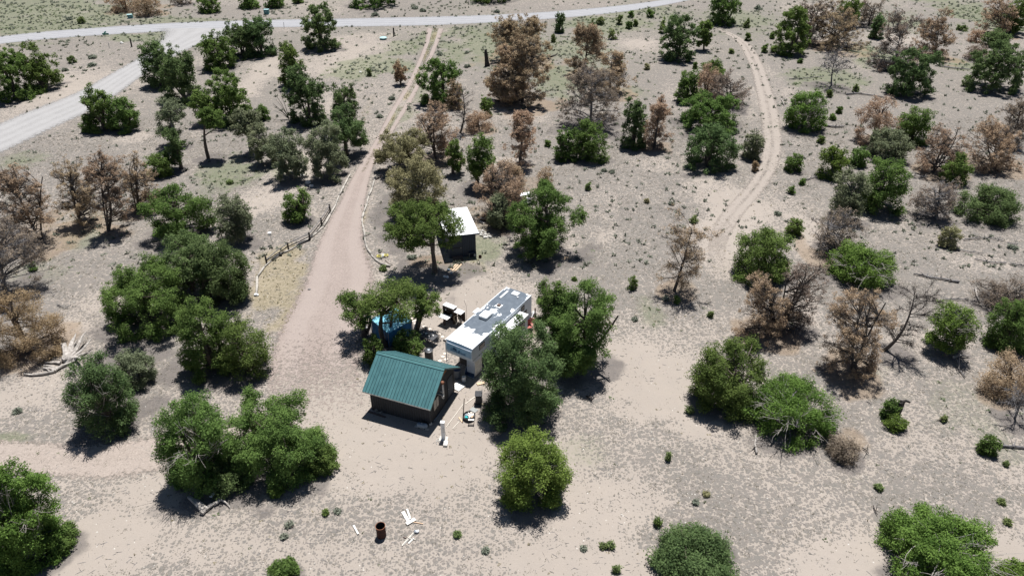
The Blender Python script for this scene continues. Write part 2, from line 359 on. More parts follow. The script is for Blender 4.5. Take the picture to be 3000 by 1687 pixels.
# small shrubs: (tile column, row, left, right, top, bottom, foliage)
SHRUBS = [
 (0,0,585,645,132,182,'lg'),(0,0,505,568,412,482,'lg'),(0,0,465,515,505,550,'sg'),(0,0,655,727,470,512,'sg'),(0,0,500,545,128,158,'sg'),
 (0,0,660,730,405,455,'sg'),(0,1,205,275,530,605,'g1'),(0,2,95,170,170,230,'sg'),(0,0,1715,1760,1360,1395,'lg'),
 (2,0,725,802,205,302,'lg'),(2,0,858,912,152,222,'g1'),(2,0,795,838,108,188,'lg'),(2,0,878,922,82,136,'g1'),(2,0,1020,1082,62,136,'g1'),
 (2,0,632,705,128,192,'lg'),(2,0,298,332,268,322,'lg'),(2,0,918,948,152,202,'g1'),(2,0,580,632,140,245,'lg'),(2,0,1105,1170,148,255,'g1'),
 (2,0,245,297,1052,1112,'g1'),(2,0,998,1042,478,532,'y'),(2,0,788,832,418,488,'lg'),(2,0,1638,1682,368,408,'lg'),(2,0,1762,1812,248,312,'g1'),
 (2,0,1888,1940,332,402,'g1'),(2,0,1368,1397,478,522,'g1'),(2,0,1808,1872,1212,1302,'or'),(2,0,678,722,1262,1312,'sg'),(2,0,732,778,1278,1318,'sg'),
 (2,0,548,602,1368,1442,'lg'),(2,0,1750,1800,140,215,'lg'),(2,0,1655,1725,960,1030,'sg'),(2,0,1830,1890,35,85,'sg'),
 (3,0,378,437,1018,1088,'g1'),(3,0,522,562,808,862,'g1'),(3,0,462,518,862,912,'g1'),(3,0,443,492,678,738,'g1'),(3,0,638,697,638,702,'lg'),
 (3,0,238,287,1343,1402,'g1'),(3,0,143,207,1403,1470,'g1'),(3,0,1432,1508,188,238,'lg'),(3,0,15,50,245,295,'g1'),(3,0,228,262,450,480,'g1'),
 (2,1,868,962,632,748,'g1'),(2,1,1343,1407,178,242,'lg'),(2,1,1180,1228,68,108,'sg'),(2,1,1003,1035,50,85,'y'),(2,1,458,488,645,672,'g1'),
 (2,1,905,955,940,978,'sg'),(2,1,1480,1520,900,950,'lg'),(2,1,1218,1275,775,850,'g1'),(2,1,1140,1190,780,830,'sg'),
 (1,0,1735,1780,590,645,'g1'),(1,0,1768,1812,630,690,'g1'),(1,0,838,868,505,578,'lg'),(1,0,1800,1830,515,560,'lg'),(1,0,1365,1410,395,425,'sg'),
 (1,0,1570,1620,480,520,'sg'),(1,0,1000,1050,720,770,'sg'),(1,0,905,960,850,910,'sg'),(1,0,870,930,92,125,'sg'),(1,0,1235,1285,60,98,'sg'),
 (1,0,1175,1225,45,78,'sg'),(1,0,1580,1605,385,412,'sg'),(1,0,1800,1840,75,105,'sg'),
 (2,2,1070,1127,1003,1078,'g1'),(2,2,706,772,1183,1248,'lg'),(2,2,662,712,1198,1246,'lg'),(2,2,1306,1372,160,232,'lg'),(2,2,758,812,1368,1428,'lg'),
 (2,2,518,562,1218,1262,'sg'),(2,2,1160,1200,510,580,'lg'),(2,2,1360,1405,870,915,'sg'),(2,2,1440,1490,810,850,'y'),
 (1,1,930,990,550,600,'lg'),(1,1,1140,1215,455,530,'sg'),
 (3,2,805,868,752,808,'lg'),(3,2,1778,1838,1012,1068,'lg'),(3,2,1740,1790,865,910,'lg'),(3,2,1310,1350,240,290,'lg'),(3,2,1785,1810,585,620,'lg'),
 (1,2,505,545,945,992,'g1'),(1,2,588,640,925,985,'sg'),(1,2,212,282,1030,1090,'sg'),(1,2,182,240,1110,1185,'sg'),
 (1,2,1492,1545,1110,1160,'lg'),(1,2,1702,1760,1225,1285,'sg'),
 (3,1,45,105,140,185,'sg'),(3,1,1810,1890,390,440,'sg'),
]

def fit_crown(x0, x1, y0, y1, kind, base=None):
    """Metres of a crown whose outline is the given photo box: position on the ground, half width, half height, crown centre height."""
    cx, cy = (x0 + x1) / 2, (y0 + y1) / 2
    if kind in 'DB':
        if base is None: base = (cx, y1 - .12 * (x1 - x0))
        p = G(*base); top = onplane(cx, y0, p.y); h = max(top.z, 1.0)
        d = depth((0, p.y, h * .4)); a = (x1 - x0) / 2 * d / FPX * (1.18 if kind == 'D' else 1)
        off = onplane(cx, cy, p.y).x - p.x
        return p, a, h / 2, h / 2, h, off
    if base is not None:
        p = G(*base); c = onplane(cx, cy, p.y); d = depth(c); a = (x1 - x0) / 2 * d / FPX
        e = math.atan2(CAM_H - c.z, p.y); V = (y1 - y0) * d / FPX
        ch = math.sqrt(max((V / 2) ** 2 - (a * math.sin(e)) ** 2, (.45 * a) ** 2)) / math.cos(e)
        ch = min(ch, (2.6 if kind == 'W' else 1.7) * a)
        zc = max(c.z, ch * .75)
        return p, a, ch, zc, zc + ch, c.x - p.x
    # a dome of foliage down to the ground: the box's foot is the skirt's near edge, its top the dome's upper outline
    p = G(cx, y1); d = depth(p)
    for _ in range(6):
        a = (x1 - x0) / 2 * d / FPX; e = math.atan2(CAM_H - 1, p.y); V = (y1 - y0) * d / FPX; se, ce = math.sin(e), math.cos(e)
        lo_, hi_ = .5 * a, 2.2 * a
        for _k in range(30):
            ch = (lo_ + hi_) / 2
            if .78 * a * se + .85 * ch * ce + .95 * math.hypot(a * se, ch * ce) > V: hi_ = ch
            else: lo_ = ch
        p = G(cx, y1 - .80 * a * se * FPX / d); d = depth((0, p.y, ch * .9))
    zc = ch * .9; p.x = onplane(cx, cy, p.y).x                # upright: the crown's middle, not its foot, lies under the box centre
    return Vector((p.x, p.y, 0)), a, ch, zc, zc + ch, 0.0

RES = []
for i, t in enumerate(TREES):
    c, r, l, rr, tp, bt, kind, fol, lab = t[:9]
    b = tile(c, r, t[9], t[10]) if len(t) > 10 else None
    x0, y0 = tile(c, r, l, tp); x1, y1 = tile(c, r, rr, bt)
    if kind == 'W': y1 = max(y1, b[1] - .10 * (y1 - y0)); x0, x1 = x0 - .13 * (x1 - x0), x1 + .13 * (x1 - x0)
    if kind == 'Q': y1 = max(y1, (b[1] + y1) / 2); b = None; kind = 'J'           # full to the ground
    if kind == 'P' and b and not any(w in lab for w in ('bare trunk', 'tarp', 'hutch', 'sapling', 'above a darker')): y1 += .72 * max(0, b[1] - y1)
    p, a, ch, zc, h, off = fit_crown(x0, x1, y0, y1, kind, b)
    RES.append(dict(p=p, a=a, ch=ch, zc=zc, h=h, off=off, kind=kind, fol=fol, lab=lab, area=(x1 - x0) * (y1 - y0) * (1024 / 3000) ** 2, seed=100 + i))
SRES = []
for i, t in enumerate(SHRUBS):
    c, r, l, rr, tp, bt, fol = t
    x0, y0 = tile(c, r, l, tp); x1, y1 = tile(c, r, rr, bt)
    p, a, ch, zc, h, off = fit_crown(x0, x1, y0, y1, 'J')
    if fol == 'sg': ch = min(ch, .42 * a); zc = ch * .7; h = zc + ch; p = G((x0 + x1) / 2, (y0 + y1) / 2, zc); p.z = 0; a *= .9
    SRES.append(dict(p=p, a=a, ch=ch, zc=zc, h=h, off=0, kind='S', fol=fol, area=(x1 - x0) * (y1 - y0) * (1024 / 3000) ** 2, seed=900 + i))

# ------------------------------------------------------------------ the ground: one sheet, with what grows or lies on it written per vertex
def axis(stops):
    out = []
    for (a, b, st) in stops: out += list(np.arange(a, b, st))
    return np.array(out + [stops[-1][1]])
gx = axis([(-2500, -400, 150), (-400, -130, 15), (-130, -60, 1.0), (-60, 60, .5), (60, 130, 1.0), (130, 400, 15), (400, 2500, 150)])
gy = axis([(-300, 10, 20), (10, 24, 1.4), (24, 80, .45), (80, 130, .7), (130, 205, 1.1), (205, 400, 13), (400, 5000, 250)])
NX, NY = len(gx), len(gy)
XX, YY = np.meshgrid(gx, gy); VX, VY = XX.ravel(), YY.ravel()
rng = np.random.default_rng(5)
def vnoise(x, y, s, seed=0):
    """smooth value noise in numpy, feature size s metres"""
    r = np.random.default_rng(seed); T = r.random((256, 256))
    u, v = x / s + 1000.3, y / s + 1000.7; i, j = np.floor(u).astype(int), np.floor(v).astype(int); fu, fv = u - i, v - j
    fu = fu * fu * (3 - 2 * fu); fv = fv * fv * (3 - 2 * fv); i %= 256; j %= 256; i2, j2 = (i + 1) % 256, (j + 1) % 256
    return (T[i, j] * (1 - fu) + T[i2, j] * fu) * (1 - fv) + (T[i, j2] * (1 - fu) + T[i2, j2] * fu) * fv
def fbm(x, y, s, seed=0): return (vnoise(x, y, s, seed) + .5 * vnoise(x, y, s / 2.1, seed + 1) + .25 * vnoise(x, y, s / 4.3, seed + 2)) / 1.75
def blob(x, y, list_, wob=.75):
    """soft blobs given by photo centre and photo half sizes, ragged by noise"""
    m = np.zeros_like(x)
    w = (fbm(x, y, 4.0, 77) - .5) * .7 + (fbm(x, y, 1.2, 78) - .5) * .6
    for (px, py, rx, ry, st) in list_:
        c = G(px, py); e = G(px + rx, py); f = G(px, py - ry); k = G(px, py + ry)
        ax = abs(e.x - c.x); ay = (abs(f.y - c.y) + abs(k.y - c.y)) / 2
        d = np.sqrt(((x - c.x) / ax) ** 2 + ((y - c.y) / ay) ** 2) + w * wob * 2
        m = np.maximum(m, st * np.clip((1.2 - d) / .7, 0, 1))
    return m
BARE = [(2150,600,110,60,.9),(2095,700,80,90,1),(2120,650,90,60,.9),(2260,330,30,160,.6),(2235,190,30,90,.6),(2265,440,35,60,.7),(1960,1120,190,110,1),(1850,1060,150,70,.8),(2080,1240,120,50,.9),(1180,1310,300,120,.75),(1330,1180,90,120,.9),(1750,1480,260,110,.75),(1620,1380,130,120,.8),
        (300,1590,150,110,.9),(120,1640,160,80,.8),(420,1450,130,60,.5),(2500,1640,170,70,1),(2930,1610,110,60,1),(2420,690,60,60,.7),(2330,850,60,70,.9),(1500,880,150,60,.6),
        (2390,720,70,100,.7),(2550,620,90,40,.4),(2880,770,140,40,.5),(860,510,90,60,.7),(720,260,60,110,.8),(960,300,90,60,.8),(1010,180,160,60,.5),(1050,130,160,40,.7),
        (280,230,150,60,.7),(170,290,140,60,.6),(80,360,120,60,.5),(390,400,70,25,.7),(1460,500,80,60,.8),(1530,330,90,30,.8),(1870,130,60,20,.7),(1990,300,60,60,.4),(1900,480,90,25,.5),
        (2300,260,60,120,.4),(2350,30,80,30,.7),(2600,110,80,20,.8),(2500,180,120,40,.4),(1300,900,220,140,.7),(1260,1190,100,80,.8),(1000,1250,180,140,.4),(330,880,110,60,.6),
        (200,960,90,40,.6),(100,1150,140,70,.6),(680,620,70,60,.8),(760,590,90,50,.8),(1640,700,60,40,.6),(1780,690,60,30,.5),(2480,1180,120,60,.2),(2700,1010,120,60,.3),(1700,1650,300,60,.7),
        (1000,1640,240,70,.4),(620,1600,200,50,.4),(2080,560,70,60,.5),(2130,620,90,60,.6),(2090,760,60,80,.8),(2520,1380,80,40,.3),(1570,640,50,20,.5),(2190,330,40,30,.4)]
GRASS = [(420,108,120,14,1),(560,128,60,14,.9),(640,100,50,16,.8),(150,60,240,60,.75),(40,30,200,50,.7),(500,60,300,10,.4),(1060,205,95,38,.9),(1160,190,60,30,.8),(1260,110,40,20,.8),(1330,150,60,40,.6),
         (1450,120,150,70,.55),(1640,240,90,60,.7),(1700,150,120,50,.5),(1760,70,140,25,.7),(690,500,100,50,.85),(840,500,60,30,.6),(620,560,60,20,.4),(2540,150,60,25,.9),(2420,230,110,40,.7),
         (2560,180,60,30,.6),(2860,40,90,50,.8),(2650,60,90,30,.5),(2850,190,90,20,.6),(2180,60,120,40,.4),(1840,270,80,20,.5),(1420,730,50,45,.9),(1340,790,80,20,.5),(240,700,70,40,.5),(100,800,90,50,.35),
         (120,1330,90,22,.6),(30,1280,70,20,.7),(60,470,90,30,.6),(20,590,40,20,.3),(1180,140,60,40,.6),(1900,40,140,30,.4),(1700,1320,120,60,.35),(2520,1400,60,40,.2),(1900,920,40,60,.5),(2800,1200,140,90,.3),
         (2920,1300,90,90,.35),(1230,260,30,60,.5),(1190,330,30,40,.5),(1560,770,50,30,.3),(1690,960,60,50,.2),(2300,1100,60,40,.3),(2560,1090,80,30,.4),(2650,1160,60,30,.3)]
YELLOW = [(830,760,80,60,1),(820,850,90,80,.95),(840,930,70,50,.8),(1060,770,30,70,.5),(1060,650,18,90,.6),(1080,310,20,60,.4),(1350,640,90,40,.5),(1420,640,60,40,.5),(1370,780,80,25,.5),(240,650,120,60,.5),
          (1100,1000,60,60,.2),(960,1100,90,80,.3),(1040,1230,90,40,.3),(1500,1300,80,60,.2),(1990,900,90,60,.2),(300,1240,90,40,.3)]
YELLOW += [(x, y, 9, 22, .8) for x, y in ((1270,110),(1245,165),(1215,220),(1188,285),(1150,345),(1135,370),(1108,420),(1085,460),(1062,505),(1045,545),(1030,590),(1018,640))]
GRASS += [(1150,350,12,30,.6),(1165,320,12,20,.6),(1250,150,8,30,.5)]
CLEAR = [(650,330,330,190,.3),(560,470,300,120,.3),(1150,620,120,120,.4),(2600,250,450,250,.3),(1750,330,400,230,.25),(60,820,250,150,.2),(900,90,900,60,.1),(2450,1150,260,160,.3),(2800,1150,240,220,.25),(2250,850,700,80,.25),(1900,640,240,100,.35),(2700,1450,360,170,.4),(2200,1500,330,160,.25),(400,820,120,110,.3),(1800,420,250,120,.3),(2550,450,350,140,.3),(1950,750,200,90,.25),(1880,220,180,60,.35)]
def masks(x, y):
    bare = blob(x, y, BARE); grass = blob(x, y, GRASS); yel = blob(x, y, YELLOW)
    crust = np.clip(.72 + .16 * np.clip((y - 55) / 45, 0, 1) + blob(x, y, CLEAR) + (fbm(x, y, 14, 31) - .5) * .9 - .85 * bare - .2 * yel, 0, 1)
    far = np.clip((y - 95) / 60, 0, 1); grass = np.clip(grass + far * .22 * (fbm(x, y, 11, 41) > .45), 0, 1)
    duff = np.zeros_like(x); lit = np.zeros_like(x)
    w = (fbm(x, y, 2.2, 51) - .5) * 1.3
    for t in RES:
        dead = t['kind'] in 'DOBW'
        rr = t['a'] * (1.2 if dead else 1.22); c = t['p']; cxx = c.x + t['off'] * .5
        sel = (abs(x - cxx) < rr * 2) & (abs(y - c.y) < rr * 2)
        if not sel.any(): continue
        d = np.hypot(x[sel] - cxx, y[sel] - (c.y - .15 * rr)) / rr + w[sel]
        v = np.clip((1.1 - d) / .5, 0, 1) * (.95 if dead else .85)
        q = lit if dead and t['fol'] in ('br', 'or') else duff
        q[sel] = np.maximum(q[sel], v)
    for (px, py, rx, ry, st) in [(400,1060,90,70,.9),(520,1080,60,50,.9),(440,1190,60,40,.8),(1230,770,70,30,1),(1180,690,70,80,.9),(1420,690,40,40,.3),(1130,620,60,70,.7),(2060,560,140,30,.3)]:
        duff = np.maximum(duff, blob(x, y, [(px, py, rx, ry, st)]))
    for (px, py, rx, ry, st) in [(1450,560,70,50,.9),(1560,540,60,40,.6),(170,720,60,50,.9),(120,650,70,50,.8),(190,960,60,30,.9),(2400,760,40,40,.9),(2340,700,30,60,.7),(1560,960,40,40,.7),(1250,760,60,25,.8),(2500,1290,70,50,.8),(1200,330,20,20,.3),(480,20,40,10,.9),(1970,570,40,30,.3)]:
        lit = np.maximum(lit, blob(x, y, [(px, py, rx, ry, st)]))
    return bare, grass, yel, crust, duff, lit
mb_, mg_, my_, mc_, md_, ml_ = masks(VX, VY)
def ground_h(x, y): return (fbm(x, y, 9, 3) - .5) * .035 + (fbm(x, y, 2.3, 9) - .5) * .02 - .028
vz = np.where(VY < 230, ground_h(VX, VY), -.028)
me = bpy.data.meshes.new('ground')
ii = (np.arange(NY - 1)[:, None] * NX + np.arange(NX - 1)[None, :]).ravel()
me.from_pydata(np.stack([VX, VY, vz], 1).tolist(), [], np.stack([ii, ii + 1, ii + NX + 1, ii + NX], 1).tolist())
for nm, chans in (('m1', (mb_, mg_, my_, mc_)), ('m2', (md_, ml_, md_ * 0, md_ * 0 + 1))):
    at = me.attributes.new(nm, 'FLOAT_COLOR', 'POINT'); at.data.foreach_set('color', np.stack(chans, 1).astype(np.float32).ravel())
me.polygons.foreach_set('use_smooth', [True] * len(me.polygons)); me.update()

def nodes(nt):
    L = nt.links
    def N(t, **k):
        n = nt.nodes.new(t)
        for a, b in k.items(): setattr(n, a, b)
        return n
    def noise(vec, scale, detail=4, rough=.6, dist=0):
        n = N('ShaderNodeTexNoise'); n.inputs['Scale'].default_value = scale; n.inputs['Detail'].default_value = detail; n.inputs['Roughness'].default_value = rough; n.inputs['Distortion'].default_value = dist
        L.new(vec, n.inputs['Vector']); return n.outputs[0]
    def math_(op, a, b=None, c=None):
        n = N('ShaderNodeMath', operation=op)
        for i, q in enumerate((a, b, c)):
            if q is None: continue
            if isinstance(q, (int, float)): n.inputs[i].default_value = q
            else: L.new(q, n.inputs[i])
        return n.outputs[0]
    def step(v, lo, hi):
        n = N('ShaderNodeMapRange', interpolation_type='SMOOTHSTEP')
        for i, q in ((0, v), (1, lo), (2, hi)):
            if isinstance(q, (int, float)): n.inputs[i].default_value = q
            else: L.new(q, n.inputs[i])
        return n.outputs[0]
    def mix(f, a, b):
        n = N('ShaderNodeMix', data_type='RGBA')
        for s_, q in ((n.inputs[0], f), (n.inputs[6], a), (n.inputs[7], b)):
            if isinstance(q, (int, float)): s_.default_value = q
            elif isinstance(q, tuple): s_.default_value = (*q, 1)
            else: L.new(q, s_)
        return n.outputs[2]
    return N, noise, math_, step, mix, L

m, nt, out = new_mat('ground_soil'); N, noise, math_, step, mix, L = nodes(nt)
pos = N('ShaderNodeNewGeometry').outputs['Position']
a1 = N('ShaderNodeAttribute', attribute_name='m1'); a2 = N('ShaderNodeAttribute', attribute_name='m2')
s1 = N('ShaderNodeSeparateColor'); s2 = N('ShaderNodeSeparateColor'); L.new(a1.outputs['Color'], s1.inputs[0]); L.new(a2.outputs['Color'], s2.inputs[0])
bare, grass, yel, crust = s1.outputs[0], s1.outputs[1], s1.outputs[2], a1.outputs['Alpha']; duff, lit = s2.outputs[0], s2.outputs[1]
big = noise(pos, .12, 3); mid = noise(pos, .9, 4); fine = noise(pos, 14, 3, .7); clump = noise(pos, 3.1, 4, .66, .5); clump2 = noise(pos, 9.5, 2, .65); fleck = noise(pos, 6.5, 3, .6, .6); speck = noise(pos, 32, 2, .7)
sand = mix(step(big, .3, .7), (.318, .275, .236), (.294, .254, .218))
sand = mix(math_('MULTIPLY', step(mid, .35, .75), .5), sand, (.285, .25, .218))
sand = mix(math_('MULTIPLY', step(fine, .45, .8), .35), sand, (.40, .355, .31))
# dark rounded clumps of dry grass and lichen crust over the sand; more and larger where crust is high
def cells(scale, seed):
    wv = N('ShaderNodeVectorMath', operation='ADD'); ds = N('ShaderNodeTexNoise'); ds.inputs['Scale'].default_value = scale * 1.7; ds.inputs['Detail'].default_value = 2
    L.new(pos, ds.inputs['Vector']); sc = N('ShaderNodeVectorMath', operation='SCALE'); sc.inputs[3].default_value = .34 / scale; L.new(ds.outputs['Color'], sc.inputs[0]); L.new(pos, wv.inputs[0]); L.new(sc.outputs[0], wv.inputs[1])
    v = N('ShaderNodeTexVoronoi'); v.voronoi_dimensions = '2D'; v.inputs['Scale'].default_value = scale; L.new(wv.outputs[0], v.inputs['Vector']); sp = N('ShaderNodeSeparateColor'); L.new(v.outputs['Color'], sp.inputs[0])
    return v.outputs['Distance'], sp.outputs[0], sp.outputs[1]
d1, r1, q1 = cells(3.5, 0); d2, r2, q2 = cells(6.6, 1)
rad = math_('ADD', math_('MULTIPLY_ADD', crust, .72, -.10), math_('MULTIPLY_ADD', mid, .5, -.25))
e1 = math_('SUBTRACT', math_('MULTIPLY_ADD', r1, .5, math_('SUBTRACT', rad, .25)), d1); e2 = math_('SUBTRACT', math_('MULTIPLY_ADD', r2, .6, math_('SUBTRACT', rad, .42)), d2)
ee = math_('MAXIMUM', e1, e2); cf = step(math_('ADD', ee, math_('MULTIPLY_ADD', clump2, .3, -.15)), -.03, .14)
ccol = mix(q1, (.154, .136, .120), (.113, .110, .099)); ccol = mix(math_('MULTIPLY', step(fine, .42, .7), .42), ccol, (.225, .205, .188)); ccol = mix(math_('MULTIPLY', step(clump, .4, .65), .5), ccol, (.17, .158, .145))
cf = math_('MULTIPLY', cf, math_('SUBTRACT', 1.0, math_('MULTIPLY', step(fleck, .55, .62), .42)))
col = mix(math_('MULTIPLY', cf, .80), sand, ccol)
# patches of short grass
gf = step(math_('MULTIPLY_ADD', grass, .62, math_('MULTIPLY', math_('MULTIPLY_ADD', clump, .6, math_('MULTIPLY', fine, .4)), .9)), .52, .92)
gcol = mix(step(mid, .35, .65), (.115, .14, .075), (.165, .175, .105)); col = mix(math_('MULTIPLY', gf, .62), col, gcol)
yf = step(math_('MULTIPLY_ADD', yel, .6, math_('MULTIPLY', fine, .5)), .4, .75); ycol = mix(step(clump, .4, .62), (.225, .19, .115), (.30, .25, .165)); col = mix(math_('MULTIPLY', yf, .7), col, ycol)
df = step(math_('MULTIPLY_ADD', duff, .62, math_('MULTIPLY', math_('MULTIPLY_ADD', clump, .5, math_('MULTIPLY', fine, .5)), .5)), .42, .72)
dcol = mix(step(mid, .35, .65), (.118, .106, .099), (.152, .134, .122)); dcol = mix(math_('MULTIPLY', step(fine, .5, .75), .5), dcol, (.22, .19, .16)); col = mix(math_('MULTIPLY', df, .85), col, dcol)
lf = step(math_('MULTIPLY_ADD', lit, .62, math_('MULTIPLY', math_('MULTIPLY_ADD', clump, .5, math_('MULTIPLY', fine, .5)), .5)), .42, .76)
lcol = mix(step(mid, .35, .65), (.20, .145, .098), (.255, .19, .13)); col = mix(math_('MULTIPLY', lf, .6), col, lcol)
# pale stones and dark specks
col = mix(math_('MULTIPLY', step(speck, .72, .78), .7), col, (.45, .42, .38)); col = mix(math_('MULTIPLY', step(speck, .27, .22), .55), col, (.09, .08, .07))
b = N('ShaderNodeBsdfPrincipled'); b.inputs['Roughness'].default_value = .95; b.inputs['Specular IOR Level'].default_value = .1
bp = N('ShaderNodeBump'); bp.inputs['Strength'].default_value = .6; bp.inputs['Distance'].default_value = .07
L.new(math_('ADD', math_('MULTIPLY', cf, .7), math_('MULTIPLY_ADD', fine, .6, mid)), bp.inputs['Height']); L.new(bp.outputs[0], b.inputs['Normal'])
L.new(col, b.inputs['Base Color']); L.new(b.outputs[0], out.inputs[0]); ground_mat = m
me.materials.append(ground_mat)
ground = bpy.data.objects.new('ground', me); COL.objects.link(ground); struct(ground)

# ------------------------------------------------------------------ roads and tracks: strips with ragged, dithered edges
def road_mat(name, c1, c2, rut, gravel_scale=9, mid_w=0.0, mid_col=None, soft=.16, rut_at=(.28, .72), rut_w=.09, rut_amt=.5, body=1.0):
    m, nt, out = new_mat(name); N, noise, math_, step, mix, L = nodes(nt)
    pos = N('ShaderNodeNewGeometry').outputs['Position']
    at = N('ShaderNodeAttribute', attribute_name='across'); sp = N('ShaderNodeSeparateColor'); L.new(at.outputs['Color'], sp.inputs[0])
    v, fade, midm = sp.outputs[0], sp.outputs[1], sp.outputs[2]
    n1 = noise(pos, .5, 4); n2 = noise(pos, gravel_scale, 3, .7); n3 = noise(pos, 2.2, 4); n4 = noise(pos, 8.5, 3, .8)
    col = mix(step(n1, .3, .7), c1, c2); col = mix(math_('MULTIPLY', step(n3, .45, .7), .35), col, tuple(x * .78 for x in c2)); col = mix(math_('MULTIPLY', step(n2, .4, .7), .55), col, tuple(x * .66 for x in c1)); col = mix(math_('MULTIPLY', step(n4, .55, .66), .6), col, tuple(min(1, x * 1.4) for x in c1)); col = mix(math_('MULTIPLY', step(n4, .42, .33), .6), col, tuple(x * .5 for x in c1))
    vv = math_('MULTIPLY_ADD', n3, .10, math_('SUBTRACT', v, .05))
    rsum = 0.0
    for r0 in rut_at:
        d = math_('ABSOLUTE', math_('SUBTRACT', vv, r0)); rsum = math_('ADD', rsum, math_('MULTIPLY', step(d, rut_w * 1.5, rut_w * .1), math_('MULTIPLY_ADD', n1, 1.6, .1))); col = mix(math_('MULTIPLY', step(d, rut_w, rut_w * .3), rut_amt), col, rut)
    e = math_('MULTIPLY', math_('MINIMUM', v, math_('SUBTRACT', 1.0, v)), 1 / soft)          # 0 at the edge, 1 inside
    dith = math_('MULTIPLY_ADD', n2, .5, math_('MULTIPLY', n3, .5))
    al = step(math_('SUBTRACT', math_('MULTIPLY', math_('MINIMUM', e, fade), 1.0), math_('MULTIPLY_ADD', dith, 1.9, -.62)), -.16, .16)
    if body < 1: al = math_('MULTIPLY', al, step(math_('SUBTRACT', math_('MULTIPLY_ADD', rsum, 1 - body, body), dith), -.1, .14))
    if mid_w:
        d = math_('ABSOLUTE', math_('SUBTRACT', vv, .5)); mm = math_('MULTIPLY', step(d, mid_w * 1.3, mid_w * .5), midm)
        al = math_('MULTIPLY', al, math_('SUBTRACT', 1.0, step(math_('ADD', mm, math_('MULTIPLY', dith, .6)), .62, .85)))
    b = N('ShaderNodeBsdfPrincipled'); b.inputs['Roughness'].default_value = .95; b.inputs['Specular IOR Level'].default_value = .1
    bp = N('ShaderNodeBump'); bp.inputs['Strength'].default_value = .5; bp.inputs['Distance'].default_value = .04; L.new(n2, bp.inputs['Height']); L.new(bp.outputs[0], b.inputs['Normal'])
    L.new(col, b.inputs['Base Color'])
    tr = N('ShaderNodeBsdfTransparent'); ms = N('ShaderNodeMixShader'); L.new(al, ms.inputs[0]); L.new(tr.outputs[0], ms.inputs[1]); L.new(b.outputs[0], ms.inputs[2]); L.new(ms.outputs[0], out.inputs[0])
    return m
ROADS = []
def strip(name, left, right, mat, n=160, nv=17, lift=.012, fade=(0, 0), midrange=None):
    """ribbon between two polylines given in photo pixels"""
    def res(pl):
        q = np.array([tuple(G(*p))[:2] for p in pl]); s = np.r_[0, np.cumsum(np.hypot(*np.diff(q, axis=0).T))]; t = np.linspace(0, s[-1], n)
        c = np.stack([np.interp(t, s, q[:, 0]), np.interp(t, s, q[:, 1])], 1); k = max(3, n // 24); ker = np.ones(2 * k + 1) / (2 * k + 1)
        pad = np.r_[np.repeat(c[:1], k, 0), c, np.repeat(c[-1:], k, 0)]
        return np.stack([np.convolve(pad[:, i], ker, 'valid') for i in (0, 1)], 1)
    A, B = res(left), res(right); ROADS.append((name, A, B)); v = np.linspace(0, 1, nv)
    P = A[:, None, :] * (1 - v)[None, :, None] + B[:, None, :] * v[None, :, None]
    x, y = P[..., 0].ravel(), P[..., 1].ravel()
    z = ground_h(x, y) + lift
    me = bpy.data.meshes.new(name); ii = (np.arange(n - 1)[:, None] * nv + np.arange(nv - 1)[None, :]).ravel()
    me.from_pydata(np.stack([x, y, z], 1).tolist(), [], np.stack([ii, ii + 1, ii + nv + 1, ii + nv], 1).tolist())
    u = np.repeat(np.linspace(0, 1, n), nv); fd = np.ones_like(u)
    if fade[0]: fd = np.minimum(fd, u / fade[0])
    if fade[1]: fd = np.minimum(fd, (1 - u) / fade[1])
    md = np.zeros_like(u) if midrange is None else np.clip((midrange - u) / .06, 0, 1)
    at = me.attributes.new('across', 'FLOAT_COLOR', 'POINT'); at.data.foreach_set('color', np.stack([np.tile(v, n), fd, md, u * 0 + 1], 1).astype(np.float32).ravel())
    me.polygons.foreach_set('use_smooth', [True] * len(me.polygons)); me.materials.append(mat); me.update()
    # normals up
    import bmesh
    bm = bmesh.new(); bm.from_mesh(me)
    if bm.faces[:][0].normal.z < 0: bmesh.ops.reverse_faces(bm, faces=bm.faces)
    bm.to_mesh(me); bm.free()
    o = bpy.data.objects.new(name, me); COL.objects.link(o); return struct(o)
grey_road = road_mat('grey_gravel_road', (.305, .302, .308), (.272, .27, .276), (.35, .347, .352), soft=.2, rut_at=(.3, .5, .7), rut_w=.07, rut_amt=.45)
side_m = road_mat('side_gravel_road', (.32, .31, .302), (.285, .275, .268), (.355, .345, .338), soft=.3, rut_at=(.25, .42, .6, .76), rut_w=.07, rut_amt=.35)
drive_m = road_mat('pink_gravel_drive', (.298, .246, .218), (.27, .222, .197), (.32, .27, .241), gravel_scale=5.5, mid_w=.17, soft=.24, rut_at=(.25, .75), rut_w=.16, rut_amt=.45)
track_m = road_mat('sandy_track', (.30, .26, .226), (.28, .242, .21), (.325, .282, .245), soft=.5, rut_at=(.3, .68), rut_w=.19, rut_amt=.5, body=.16)
path_m = road_mat('gravel_path', (.325, .275, .238), (.30, .252, .218), (.325, .275, .24), gravel_scale=5.5, soft=.4, rut_at=(.3, .7), rut_w=.12, rut_amt=.3)
strip('road', [(-700,205),(-300,144),(0,105),(116,91),(233,82),(372,76),(496,64),(750,58),(983,54),(1177,50),(1332,46.5),(1500,41),(1655,31),(1810,17.5),(1927,2),(2004,-10),(2300,-62),(2600,-110)],
      [(-700,240),(-300,172),(0,128),(155,114),(310,103),(485,95),(640,84),(790,81.5),(905,81.4),(1060,80.6),(1215,77.5),(1370,73.7),(1500,64),(1616,58),(1733,48.5),(1888,29),(2004,6),(2043,-4),(2340,-50),(2640,-95)], grey_road, n=260, lift=.02)
